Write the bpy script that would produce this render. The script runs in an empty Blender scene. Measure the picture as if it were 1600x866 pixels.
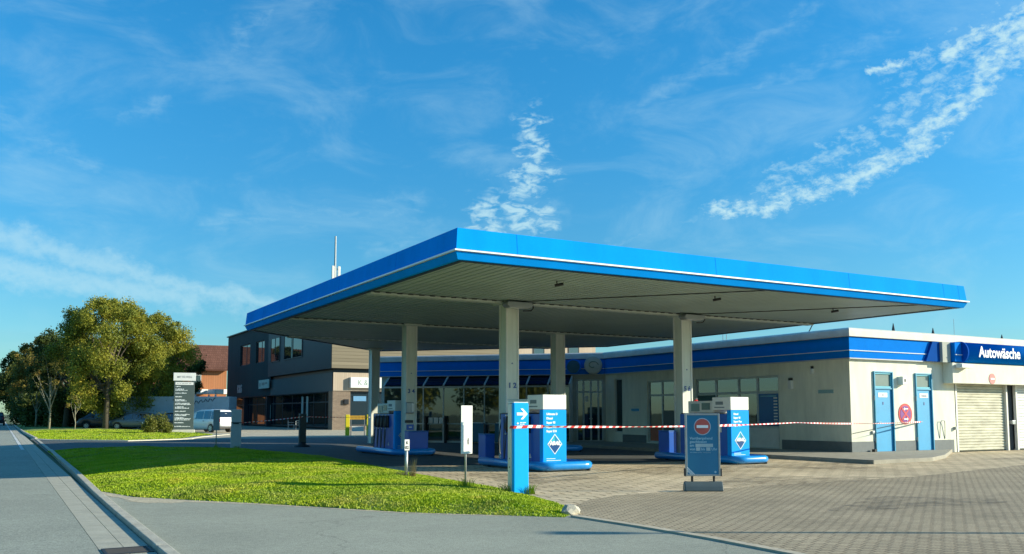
import bpy, bmesh, math, random
import numpy as np
from mathutils import Vector, Matrix
S = bpy.context.scene
C = S.collection
R = math.radians
rnd = random.Random(7)

# ------------------------------------------------------------------ camera
cam_d = bpy.data.cameras.new('camera'); cam = bpy.data.objects.new('camera', cam_d); C.objects.link(cam)
cam.location = (0, 0, 1.4)
cam.rotation_euler = (R(90) + math.atan(122/1389.), 0, R(-29.85))
cam_d.sensor_width = 36; cam_d.lens = 36*1389/1600.; cam_d.shift_y = 92/1600.
cam_d.clip_start = .1; cam_d.clip_end = 6000
S.camera = cam

# ------------------------------------------------------------------ sun, sky, exposure
SUN_EL, SUN_AZ = 19.2, 121.0           # azimuth clockwise from +Y
sd = Vector((math.sin(R(SUN_AZ))*math.cos(R(SUN_EL)), math.cos(R(SUN_AZ))*math.cos(R(SUN_EL)), math.sin(R(SUN_EL))))
sun_d = bpy.data.lights.new('sun', 'SUN'); sun = bpy.data.objects.new('sun', sun_d); C.objects.link(sun)
sun_d.energy = 5.0; sun_d.angle = R(.5); sun_d.color = (1.0, .92, .72)
sun.rotation_euler = (-sd).to_track_quat('-Z', 'Y').to_euler(); sun.location = sd*80
S.view_settings.view_transform = 'Standard'; S.view_settings.look = 'None'
S.view_settings.exposure = 0.68; S.view_settings.gamma = 1
S.cycles.max_bounces = 8; S.cycles.transparent_max_bounces = 12
try: S.cycles.use_denoising = True
except Exception: pass

W = bpy.data.worlds.new('World'); S.world = W; W.use_nodes = True
wt = W.node_tree; wn = wt.nodes; wl = wt.links; wn.clear()
def wnode(t, **k):
    n = wn.new(t)
    for a, b in k.items(): setattr(n, a, b)
    return n
def wm(op, a, b=None, c=None, clamp=False):
    n = wn.new('ShaderNodeMath'); n.operation = op; n.use_clamp = clamp
    for i, x in enumerate((a, b, c)):
        if x is None: continue
        if isinstance(x, (int, float)): n.inputs[i].default_value = x
        else: wl.new(x, n.inputs[i])
    return n.outputs[0]
sky = wnode('ShaderNodeTexSky', sky_type='NISHITA', sun_disc=False)
sky.sun_elevation = R(SUN_EL); sky.sun_rotation = R(SUN_AZ)
sky.air_density = 1.0; sky.dust_density = .3; sky.ozone_density = 2.2
hs = wnode('ShaderNodeHueSaturation'); hs.inputs['Hue'].default_value = .487
hs.inputs['Saturation'].default_value = 1.28; hs.inputs['Value'].default_value = 1.0
wl.new(sky.outputs[0], hs.inputs['Color'])
tc = wnode('ShaderNodeTexCoord'); sep = wnode('ShaderNodeSeparateXYZ'); wl.new(tc.outputs['Generated'], sep.inputs[0])
dx, dy, dz = sep.outputs
az = wm('MULTIPLY', wm('ARCTAN2', dx, dy), 57.2958)
hyp = wm('SQRT', wm('ADD', wm('MULTIPLY', dx, dx), wm('MULTIPLY', dy, dy)))
el = wm('MULTIPLY', wm('ARCTAN2', dz, hyp), 57.2958)
P2 = wnode('ShaderNodeCombineXYZ'); wl.new(az, P2.inputs[0]); wl.new(el, P2.inputs[1])
P2 = P2.outputs[0]
def wnoise(scale, detail, rough, stretch=(1, 1, 1), rot=0, dist=0):
    mp = wnode('ShaderNodeMapping'); mp.inputs['Scale'].default_value = stretch
    mp.inputs['Rotation'].default_value = (0, 0, rot); wl.new(P2, mp.inputs[0])
    n = wnode('ShaderNodeTexNoise'); n.inputs['Scale'].default_value = scale
    n.inputs['Detail'].default_value = detail; n.inputs['Roughness'].default_value = rough
    n.inputs['Distortion'].default_value = dist
    wl.new(mp.outputs[0], n.inputs['Vector']); return n.outputs['Fac']
w1_ = wnoise(.42, 5, .62, (1, 1, 1), 0)
w2_ = wnoise(.5, 5, .62, (1, 1, 1), R(70))
azw = wm('ADD', az, wm('MULTIPLY', wm('SUBTRACT', w1_, .5), 4.2))
elw = wm('ADD', el, wm('MULTIPLY', wm('SUBTRACT', w2_, .5), 2.6))
def seg(a, b, w0, k=0.9):
    """soft mask round a line in the sky from a to b (azimuth, elevation in degrees)"""
    ax, ay = a; bx, by = b; L2 = (bx-ax)**2+(by-ay)**2 + 1e-6
    px = wm('SUBTRACT', azw, ax); py = wm('SUBTRACT', elw, ay)
    t = wm('DIVIDE', wm('ADD', wm('MULTIPLY', px, bx-ax), wm('MULTIPLY', py, by-ay)), L2, clamp=True)
    qx = wm('SUBTRACT', px, wm('MULTIPLY', t, bx-ax)); qy = wm('SUBTRACT', py, wm('MULTIPLY', t, by-ay))
    d = wm('SQRT', wm('ADD', wm('MULTIPLY', qx, qx), wm('MULTIPLY', qy, qy)))
    return wm('SUBTRACT', 1.0, wm('DIVIDE', d, w0), clamp=True)
def union(l):
    r = l[0]
    for x in l[1:]: r = wm('MAXIMUM', r, x)
    return r
def sstep(x, a, b):
    n = wnode('ShaderNodeMapRange', interpolation_type='SMOOTHSTEP')
    n.inputs['From Min'].default_value = a; n.inputs['From Max'].default_value = b
    wl.new(x, n.inputs['Value']); return n.outputs[0]
puffy = union([seg((42.8, 12.7), (46.8, 12.8), .75), seg((46.5, 12.9), (51, 13.8), 1.0), seg((51, 14.0), (55, 15.7), 1.15),
               seg((55, 16.0), (58.8, 18.6), 1.35), seg((58.8, 19.0), (61.5, 21.8), 1.7), seg((57, 20.2), (59.6, 21.6), 1.0),
               seg((52.4, 20.2), (54.3, 20.5), .45), seg((55.0, 15.05), (55.3, 15.05), .35)])
feather = union([seg((46, 14.0), (54, 17.4), 1.3), seg((54, 17.6), (60, 22), 2.3), seg((53.5, 19.9), (56, 20.8), .8)])
fleck = union([seg((30.9, 18.7), (31.6, 17.6), 1.5), seg((31.4, 16.6), (31.2, 16.2), 2.0), seg((31.2, 15.2), (30.4, 14.0), 2.3), seg((30.6, 13.6), (27.8, 12.8), 1.9), seg((31.6, 12.4), (27.5, 11.6), 2.0)])
lowband = union([seg((-3, 10.6), (6.3, 8.3), 1.5), seg((5.6, 8.4), (16.5, 6.3), 1.1), seg((-3, 8.3), (10, 6.9), 1.3)])
wisps = union([seg((10.5, 11.6), (24, 13.6), 1.6), seg((16.5, 11.8), (24, 12.9), 1.0), seg((-2, 17), (4.2, 14.2), 1.3), seg((21, 10.6), (33, 12.6), 1.8),
               seg((45.6, 19.8), (53.2, 21.8), 1.6), seg((38.3, 19.5), (49.0, 23.9), 1.5), seg((10.6, 20.5), (14.2, 24.6), 1.8), seg((5.9, 17.4), (8.1, 18.4), 1.3),
               seg((34, 10.0), (42, 12.4), .6)])
fine = wnoise(1.15, 9, .66, (1, 1.7, 1), R(-22), .3)
flk = wnoise(1.05, 7, .58, (.8, 1.9, 1), R(8), .5)
streak = wnoise(.5, 6, .6, (1, 3.2, 1), R(-16), .5)
a1 = sstep(wm('ADD', wm('MULTIPLY', puffy, .62), wm('MULTIPLY', wm('SUBTRACT', fine, .5), 2.3)), .0, 1.0)
a1 = wm('MULTIPLY', a1, sstep(puffy, 0, .22))
a2 = wm('MULTIPLY', sstep(wm('ADD', wm('MULTIPLY', feather, .5), wm('MULTIPLY', wm('SUBTRACT', fine, .5), 2.4)), .12, .9), wm('MULTIPLY', sstep(feather, 0, .4), .5))
a3 = wm('MULTIPLY', sstep(wm('ADD', wm('MULTIPLY', fleck, .36), wm('MULTIPLY', wm('SUBTRACT', flk, .5), 2.2)), .02, .62), wm('MULTIPLY', sstep(fleck, 0, .8), .78))
a4 = wm('MULTIPLY', sstep(wm('ADD', lowband, wm('MULTIPLY', wm('SUBTRACT', fine, .5), 1.0)), 0.05, 1.15), .5)
a5 = wm('MULTIPLY', sstep(wm('ADD', wm('MULTIPLY', wisps, .5), wm('MULTIPLY', wm('SUBTRACT', streak, .5), 1.6)), .0, 1.0), wm('MULTIPLY', sstep(wisps, 0, 1.3), .28))
a6 = wm('MULTIPLY', sstep(wnoise(.12, 7, .62, (1, 2.2, 1), R(-20), .6), .42, .80), .26)
cl = wm('MINIMUM', union([a1, a2, a3, a4, a5, a6]), .93)
cl = wm('MULTIPLY', cl, sstep(el, .5, 4))
mixc = wnode('ShaderNodeMix', data_type='RGBA'); wl.new(cl, mixc.inputs['Factor'])
CLOUD = (4.2, 6.3, 7.0, 1)
tf_ = wnode('ShaderNodeMix', data_type='RGBA'); wl.new(sstep(el, 2, 26), tf_.inputs['Factor'])
tf_.inputs['A'].default_value = (.56, .95, 1.16, 1); tf_.inputs['B'].default_value = (.52, 1.34, 1.66, 1)
tm_ = wnode('ShaderNodeMix', data_type='RGBA', blend_type='MULTIPLY'); tm_.inputs['Factor'].default_value = 1
wl.new(hs.outputs[0], tm_.inputs['A']); wl.new(tf_.outputs['Result'], tm_.inputs['B'])
wl.new(tm_.outputs['Result'], mixc.inputs['A']); mixc.inputs['B'].default_value = CLOUD
bg = wnode('ShaderNodeBackground'); bg.inputs['Strength'].default_value = .082
wl.new(mixc.outputs['Result'], bg.inputs['Color'])
wo = wnode('ShaderNodeOutputWorld'); wl.new(bg.outputs[0], wo.inputs['Surface'])

# ------------------------------------------------------------------ materials
MATS = {}
def col(c): return (c[0], c[1], c[2], 1)
def mat(name, c, rough=.6, metal=0, spec=.5, vary=.12, vscale=3.0, bump=0, bscale=60, c2=None, coat=0, stretch=(1, 1, 1), fine=.0):
    """principled with broad dirt variation, optional second colour and noise bump"""
    if name in MATS: return MATS[name]
    m = bpy.data.materials.new(name); m.use_nodes = True; nt = m.node_tree; N = nt.nodes; L = nt.links
    b = N['Principled BSDF']; b.inputs['Roughness'].default_value = rough; b.inputs['Metallic'].default_value = metal
    b.inputs['Specular IOR Level'].default_value = spec; b.inputs['Coat Weight'].default_value = coat; b.inputs['Coat Roughness'].default_value = .08
    g = N.new('ShaderNodeNewGeometry'); mp = N.new('ShaderNodeMapping'); mp.inputs['Scale'].default_value = stretch
    L.new(g.outputs['Position'], mp.inputs[0])
    n = N.new('ShaderNodeTexNoise'); n.inputs['Scale'].default_value = vscale; n.inputs['Detail'].default_value = 6; n.inputs['Roughness'].default_value = .65
    L.new(mp.outputs[0], n.inputs['Vector'])
    cr = N.new('ShaderNodeValToRGB'); cr.color_ramp.elements[0].position = .3; cr.color_ramp.elements[1].position = .7
    d = c2 if c2 else tuple(x*(1-vary) for x in c)
    cr.color_ramp.elements[0].color = col(d); cr.color_ramp.elements[1].color = col(tuple(min(.95, x*(1+vary*.5)) for x in c))
    L.new(n.outputs['Fac'], cr.inputs[0]); out = cr.outputs[0]
    if fine:
        n2 = N.new('ShaderNodeTexNoise'); n2.inputs['Scale'].default_value = bscale; n2.inputs['Detail'].default_value = 3
        L.new(g.outputs['Position'], n2.inputs['Vector'])
        mr = N.new('ShaderNodeMapRange'); mr.inputs['From Min'].default_value = .3; mr.inputs['From Max'].default_value = .7
        mr.inputs['To Min'].default_value = 1-fine; mr.inputs['To Max'].default_value = 1+fine; L.new(n2.outputs['Fac'], mr.inputs[0])
        mx = N.new('ShaderNodeVectorMath'); mx.operation = 'SCALE'; L.new(out, mx.inputs[0]); L.new(mr.outputs[0], mx.inputs['Scale']); out = mx.outputs[0]
    L.new(out, b.inputs['Base Color'])
    if bump:
        n3 = N.new('ShaderNodeTexNoise'); n3.inputs['Scale'].default_value = bscale; n3.inputs['Detail'].default_value = 4
        L.new(g.outputs['Position'], n3.inputs['Vector'])
        bp = N.new('ShaderNodeBump'); bp.inputs['Strength'].default_value = bump; bp.inputs['Distance'].default_value = .01
        L.new(n3.outputs['Fac'], bp.inputs['Height']); L.new(bp.outputs[0], b.inputs['Normal'])
    MATS[name] = m; return m
def emis(name, c, s):
    m = bpy.data.materials.new(name); m.use_nodes = True; b = m.node_tree.nodes['Principled BSDF']
    b.inputs['Base Color'].default_value = col(c); b.inputs['Emission Color'].default_value = col(c); b.inputs['Emission Strength'].default_value = s
    MATS[name] = m; return m
def brickmat(name, c1, c2, mortar, bw, bh, ms=.012, rot=0, rough=.85, off=.5, plane='xy', bump=.5, patch=.25, var2=.5, tint=(1, 1, 1)):
    m = bpy.data.materials.new(name); m.use_nodes = True; nt = m.node_tree; N = nt.nodes; L = nt.links
    b = N['Principled BSDF']; b.inputs['Roughness'].default_value = rough; b.inputs['Specular IOR Level'].default_value = .25
    g = N.new('ShaderNodeNewGeometry'); sp = N.new('ShaderNodeSeparateXYZ'); L.new(g.outputs['Position'], sp.inputs[0])
    cb = N.new('ShaderNodeCombineXYZ')
    o = {'xy': (0, 1), 'xz': (0, 2), 'yz': (1, 2)}[plane]
    L.new(sp.outputs[o[0]], cb.inputs[0]); L.new(sp.outputs[o[1]], cb.inputs[1])
    mp = N.new('ShaderNodeMapping'); mp.inputs['Rotation'].default_value = (0, 0, rot); L.new(cb.outputs[0], mp.inputs[0])
    wz = N.new('ShaderNodeTexNoise'); wz.inputs['Scale'].default_value = 1.3; wz.inputs['Detail'].default_value = 3; L.new(mp.outputs[0], wz.inputs['Vector'])
    wv = N.new('ShaderNodeVectorMath'); wv.operation = 'MULTIPLY_ADD'; L.new(wz.outputs['Color'], wv.inputs[0]); wv.inputs[1].default_value = (.035, .035, 0); L.new(mp.outputs[0], wv.inputs[2])
    t = N.new('ShaderNodeTexBrick'); t.inputs['Scale'].default_value = 1; t.inputs['Brick Width'].default_value = bw; t.inputs['Row Height'].default_value = bh
    t.inputs['Mortar Size'].default_value = ms; t.inputs['Mortar Smooth'].default_value = .3; t.offset = off; t.inputs['Bias'].default_value = 0
    t.inputs['Color1'].default_value = col(c1); t.inputs['Color2'].default_value = col(c2); t.inputs['Mortar'].default_value = col(mortar)
    L.new(wv.outputs[0], t.inputs['Vector'])
    n = N.new('ShaderNodeTexNoise'); n.inputs['Scale'].default_value = .45; n.inputs['Detail'].default_value = 8; n.inputs['Roughness'].default_value = .7; L.new(g.outputs['Position'], n.inputs['Vector'])
    mr = N.new('ShaderNodeMapRange'); mr.inputs['From Min'].default_value = .3; mr.inputs['From Max'].default_value = .7; mr.inputs['To Min'].default_value = 1-patch; mr.inputs['To Max'].default_value = 1+patch*.6
    L.new(n.outputs['Fac'], mr.inputs[0])
    n2 = N.new('ShaderNodeTexNoise'); n2.inputs['Scale'].default_value = 45; n2.inputs['Detail'].default_value = 3; L.new(g.outputs['Position'], n2.inputs['Vector'])
    mr2 = N.new('ShaderNodeMapRange'); mr2.inputs['From Min'].default_value = .3; mr2.inputs['From Max'].default_value = .7; mr2.inputs['To Min'].default_value = 1-var2*.5; mr2.inputs['To Max'].default_value = 1+var2*.5
    L.new(n2.outputs['Fac'], mr2.inputs[0])
    mm = N.new('ShaderNodeMath'); mm.operation = 'MULTIPLY'; L.new(mr.outputs[0], mm.inputs[0]); L.new(mr2.outputs[0], mm.inputs[1])
    mx = N.new('ShaderNodeVectorMath'); mx.operation = 'SCALE'; L.new(t.outputs['Color'], mx.inputs[0]); L.new(mm.outputs[0], mx.inputs['Scale'])
    L.new(mx.outputs[0], b.inputs['Base Color'])
    bp = N.new('ShaderNodeBump'); bp.inputs['Strength'].default_value = bump; bp.inputs['Distance'].default_value = .012; bp.invert = True
    L.new(t.outputs['Fac'], bp.inputs['Height']); L.new(bp.outputs[0], b.inputs['Normal'])
    MATS[name] = m; return m
def asphaltmat(name, c, cracks=True):
    m = bpy.data.materials.new(name); m.use_nodes = True; nt = m.node_tree; N = nt.nodes; L = nt.links
    b = N['Principled BSDF']; b.inputs['Roughness'].default_value = .82; b.inputs['Specular IOR Level'].default_value = .3
    g = N.new('ShaderNodeNewGeometry')
    def noise(s, d, r=.6):
        n = N.new('ShaderNodeTexNoise'); n.inputs['Scale'].default_value = s; n.inputs['Detail'].default_value = d; n.inputs['Roughness'].default_value = r
        L.new(g.outputs['Position'], n.inputs['Vector']); return n.outputs['Fac']
    def rng(x, a, b_, lo, hi):
        q = N.new('ShaderNodeMapRange'); q.inputs['From Min'].default_value = a; q.inputs['From Max'].default_value = b_; q.inputs['To Min'].default_value = lo; q.inputs['To Max'].default_value = hi
        L.new(x, q.inputs[0]); return q.outputs[0]
    def mul(a, b_):
        q = N.new('ShaderNodeMath'); q.operation = 'MULTIPLY'; L.new(a, q.inputs[0]); L.new(b_, q.inputs[1]); return q.outputs[0]
    v = mul(rng(noise(.35, 8, .7), .3, .7, .84, 1.12), rng(noise(75, 2, .5), .3, .7, .62, 1.38))
    v = mul(v, rng(noise(14, 4, .7), .3, .7, .86, 1.12))
    if cracks:
        vo = N.new('ShaderNodeTexVoronoi'); vo.feature = 'DISTANCE_TO_EDGE'; vo.inputs['Scale'].default_value = .22
        wn_ = N.new('ShaderNodeTexNoise'); wn_.inputs['Scale'].default_value = 1.4; wn_.inputs['Detail'].default_value = 6; L.new(g.outputs['Position'], wn_.inputs['Vector'])
        wv = N.new('ShaderNodeVectorMath'); wv.operation = 'MULTIPLY_ADD'; wv.inputs[1].default_value = (.9, .9, .9); L.new(wn_.outputs['Color'], wv.inputs[0]); L.new(g.outputs['Position'], wv.inputs[2])
        L.new(wv.outputs[0], vo.inputs['Vector'])
        v = mul(v, rng(vo.outputs['Distance'], .0, .0035, .72, 1.0))
    mx = N.new('ShaderNodeVectorMath'); mx.operation = 'SCALE'; mx.inputs[0].default_value = c; L.new(v, mx.inputs['Scale']); L.new(mx.outputs[0], b.inputs['Base Color'])
    bp = N.new('ShaderNodeBump'); bp.inputs['Strength'].default_value = .55; bp.inputs['Distance'].default_value = .008
    n = noise(90, 3); L.new(n, bp.inputs['Height']); L.new(bp.outputs[0], b.inputs['Normal'])
    MATS[name] = m; return m
def woodmat(name, c1, c2, pitch, axis, rough=.8, dark=.35):
    """boards: lines repeated along one world axis ('x','y','z') with per-board tone"""
    m = bpy.data.materials.new(name); m.use_nodes = True; nt = m.node_tree; N = nt.nodes; L = nt.links
    b = N['Principled BSDF']; b.inputs['Roughness'].default_value = rough; b.inputs['Specular IOR Level'].default_value = .2
    g = N.new('ShaderNodeNewGeometry'); sp = N.new('ShaderNodeSeparateXYZ'); L.new(g.outputs['Position'], sp.inputs[0])
    def M(op, a, k=None):
        q = N.new('ShaderNodeMath'); q.operation = op
        L.new(a, q.inputs[0])
        if k is not None:
            if isinstance(k, (int, float)): q.inputs[1].default_value = k
            else: L.new(k, q.inputs[1])
        return q.outputs[0]
    s = M('DIVIDE', sp.outputs['xyz'.index(axis)], pitch)
    fr = M('FRACT', s); fl = M('FLOOR', s)
    wn_ = N.new('ShaderNodeTexWhiteNoise'); wn_.noise_dimensions = '1D'; L.new(fl, wn_.inputs['W'])
    st = {'x': (14, 14, .8), 'y': (14, 14, .8), 'z': (.8, .8, 16)}[axis]
    mp = N.new('ShaderNodeMapping'); mp.inputs['Scale'].default_value = st; L.new(g.outputs['Position'], mp.inputs[0])
    n = N.new('ShaderNodeTexNoise'); n.inputs['Scale'].default_value = 1; n.inputs['Detail'].default_value = 5; L.new(mp.outputs[0], n.inputs['Vector'])
    f = M('ADD', M('MULTIPLY', wn_.outputs['Value'], .5), M('MULTIPLY', n.outputs['Fac'], .5))
    mix = N.new('ShaderNodeMix'); mix.data_type = 'RGBA'; L.new(f, mix.inputs['Factor']); mix.inputs['A'].default_value = col(c1); mix.inputs['B'].default_value = col(c2)
    gap = N.new('ShaderNodeMapRange'); gap.inputs['From Min'].default_value = .0; gap.inputs['From Max'].default_value = .16; gap.inputs['To Min'].default_value = dark; gap.inputs['To Max'].default_value = 1
    L.new(fr, gap.inputs[0])
    mx = N.new('ShaderNodeVectorMath'); mx.operation = 'SCALE'; L.new(mix.outputs['Result'], mx.inputs[0]); L.new(gap.outputs[0], mx.inputs['Scale']); L.new(mx.outputs[0], b.inputs['Base Color'])
    MATS[name] = m; return m
def glassmat(name, tint, transp=.35, rough=.02):
    m = bpy.data.materials.new(name); m.use_nodes = True; nt = m.node_tree; N = nt.nodes; L = nt.links
    b = N['Principled BSDF']; b.inputs['Base Color'].default_value = col(tint); b.inputs['Roughness'].default_value = rough; b.inputs['Specular IOR Level'].default_value = .9; b.inputs['IOR'].default_value = 1.75
    g = N.new('ShaderNodeNewGeometry'); n = N.new('ShaderNodeTexNoise'); n.inputs['Scale'].default_value = 1.1; L.new(g.outputs['Position'], n.inputs['Vector'])
    bp = N.new('ShaderNodeBump'); bp.inputs['Strength'].default_value = .06; bp.inputs['Distance'].default_value = .02; L.new(n.outputs['Fac'], bp.inputs['Height']); L.new(bp.outputs[0], b.inputs['Normal'])
    if transp > 0:
        t = N.new('ShaderNodeBsdfTransparent'); t.inputs[0].default_value = (.6, .75, .72, 1); mx = N.new('ShaderNodeMixShader'); mx.inputs[0].default_value = transp
        L.new(b.outputs[0], mx.inputs[1]); L.new(t.outputs[0], mx.inputs[2]); L.new(mx.outputs[0], N['Material Output'].inputs['Surface'])
    MATS[name] = m; return m
def leafmat(name, cs, scale=.5, transl=.3, patch=None):
    m = bpy.data.materials.new(name); m.use_nodes = True; nt = m.node_tree; N = nt.nodes; L = nt.links
    b = N['Principled BSDF']; b.inputs['Roughness'].default_value = .6; b.inputs['Specular IOR Level'].default_value = .25
    g = N.new('ShaderNodeNewGeometry')
    n = N.new('ShaderNodeTexNoise'); n.inputs['Scale'].default_value = scale; n.inputs['Detail'].default_value = 4; n.inputs['Roughness'].default_value = .6; L.new(g.outputs['Position'], n.inputs['Vector'])
    n2 = N.new('ShaderNodeTexWhiteNoise'); n2.noise_dimensions = '3D'
    sn = N.new('ShaderNodeVectorMath'); sn.operation = 'SNAP'; sn.inputs[1].default_value = (.25, .25, .25); L.new(g.outputs['Position'], sn.inputs[0]); L.new(sn.outputs[0], n2.inputs['Vector'])
    a = N.new('ShaderNodeMath'); a.operation = 'MULTIPLY_ADD'; a.inputs[1].default_value = .3; L.new(n2.outputs['Value'], a.inputs[0]); 
    q = N.new('ShaderNodeMapRange'); q.inputs['From Min'].default_value = .3; q.inputs['From Max'].default_value = .7; q.inputs['To Max'].default_value = .7; L.new(n.outputs['Fac'], q.inputs[0]); L.new(q.outputs[0], a.inputs[2])
    cr = N.new('ShaderNodeValToRGB'); E_ = cr.color_ramp.elements
    E_[0].position = 0; E_[0].color = col(cs[0]); E_[1].position = 1; E_[1].color = col(cs[-1])
    for i, c in enumerate(cs[1:-1]): e = E_.new((i+1)/(len(cs)-1)); e.color = col(c)
    L.new(a.outputs[0], cr.inputs[0]); L.new(cr.outputs[0], b.inputs['Base Color'])
    if patch:
        pn_ = N.new('ShaderNodeTexNoise'); pn_.inputs['Scale'].default_value = .55; pn_.inputs['Detail'].default_value = 7; pn_.inputs['Roughness'].default_value = .7; L.new(g.outputs['Position'], pn_.inputs['Vector'])
        pr_ = N.new('ShaderNodeMapRange'); pr_.inputs['From Min'].default_value = .48; pr_.inputs['From Max'].default_value = .72; pr_.inputs['To Max'].default_value = .75; L.new(pn_.outputs['Fac'], pr_.inputs[0])
        pm_ = N.new('ShaderNodeMix'); pm_.data_type = 'RGBA'; L.new(pr_.outputs[0], pm_.inputs['Factor']); L.new(cr.outputs[0], pm_.inputs['A']); pm_.inputs['B'].default_value = col(patch)
        L.new(pm_.outputs['Result'], b.inputs['Base Color'])
    t = N.new('ShaderNodeBsdfTranslucent'); L.new(cr.outputs[0], t.inputs[0]); mx = N.new('ShaderNodeMixShader'); mx.inputs[0].default_value = transl
    L.new(b.outputs[0], mx.inputs[1]); L.new(t.outputs[0], mx.inputs[2]); L.new(mx.outputs[0], N['Material Output'].inputs['Surface'])
    MATS[name] = m; return m

BLUE = mat('canopy_blue_paint', (.0005, .30, .90), .85, spec=.04, vary=.14, vscale=.9, stretch=(1, 1, .25), bump=.12, bscale=1.6)
SHOPBLUE = mat('shop_blue_paint', (.0005, .19, .68), .85, spec=.04, vary=.08)
DBLUE = mat('pump_blue_panel', (.004, .10, .50), .3, vary=.08)
TUBEBLUE = mat('bumper_blue_paint', (.006, .27, .72), .28, coat=.4, vary=.15, vscale=9)
PILBLUE = mat('pillar_blue_paint', (.001, .40, .95), .6, vary=.05, spec=.12)
WHITE = mat('white_paint', (.80, .80, .76), .45, vary=.05)
OFFW = mat('offwhite_panel', (.72, .72, .66), .5, vary=.1)
COLW = mat('column_cream_metal', (.66, .69, .60), .5, vary=.12, vscale=2, stretch=(3, 3, .4))
STRIPE = mat('white_trim', (.78, .85, .85), .35, vary=.04)
SOFF = mat('soffit_sheet', (.38, .47, .42), .5, vary=.12, vscale=.8)
SOFFL = mat('soffit_beam', (.56, .62, .54), .5, vary=.1)
DARK = mat('dark_rubber', (.02, .022, .025), .6)
BLACK = mat('black_plastic', (.012, .013, .016), .4)
GREYM = mat('grey_metal', (.33, .36, .37), .42, .5, vary=.12)
GALV = mat('galvanised_steel', (.45, .48, .47), .38, .6, vary=.15, vscale=14)
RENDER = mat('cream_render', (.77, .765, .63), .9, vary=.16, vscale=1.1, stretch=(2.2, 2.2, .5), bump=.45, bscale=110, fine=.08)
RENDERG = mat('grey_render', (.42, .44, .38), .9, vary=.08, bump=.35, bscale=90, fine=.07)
PLINTH = mat('grey_plinth', (.17, .19, .19), .85, vary=.15, bump=.3, bscale=70)
ROOFCAP = mat('roof_flashing', (.60, .58, .50), .6, vary=.16, vscale=2.2)
DOORB = mat('door_light_blue', (.03, .33, .60), .42, vary=.08)
FRAMEW = mat('window_frame', (.50, .55, .53), .45)
SLAT = mat('shutter_slat', (.58, .57, .44), .5, vary=.3, vscale=2.6, stretch=(.6, 1, 3), c2=(.36, .35, .27))
CONC = mat('concrete', (.36, .35, .29), .9, vary=.22, vscale=2.5, bump=.5, bscale=60, fine=.15)
KERBM = mat('kerb_stone', (.44, .42, .34), .88, vary=.25, vscale=4, bump=.5, bscale=50, fine=.15)
RED = mat('red_paint', (.62, .035, .04), .4)
SIGNBLUE = mat('no_stopping_blue', (.20, .03, .26), .4)
YEL = mat('yellow_paint', (.75, .62, .02), .45)
SHOPGL = glassmat('shop_glass', (.02, .05, .055), .22)
BAYGL = glassmat('bay_glass', (.008, .014, .022), 0); BAYGL.node_tree.nodes['Principled BSDF'].inputs['IOR'].default_value = 1.3
DGLASS = glassmat('dark_window_glass', (.02, .035, .045), 0)
CARGL = glassmat('car_glass', (.015, .02, .025), 0)
ASPH = asphaltmat('asphalt_forecourt', (.325, .335, .265))
ROADM = asphaltmat('asphalt_road', (.31, .325, .265))
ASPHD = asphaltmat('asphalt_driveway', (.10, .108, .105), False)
PAVB = brickmat('pavers_large', (.68, .55, .36), (.56, .46, .30), (.12, .09, .06), .52, .27, .02, R(8), patch=.34)
PAVS = brickmat('pavers_small', (.37, .31, .205), (.45, .37, .245), (.16, .13, .09), .17, .095, .012, R(14), patch=.28, bump=.7)
BEIGEP = brickmat('pavers_beige', (.50, .45, .33), (.45, .40, .29), (.3, .26, .19), .3, .3, .01, patch=.15)

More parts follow.
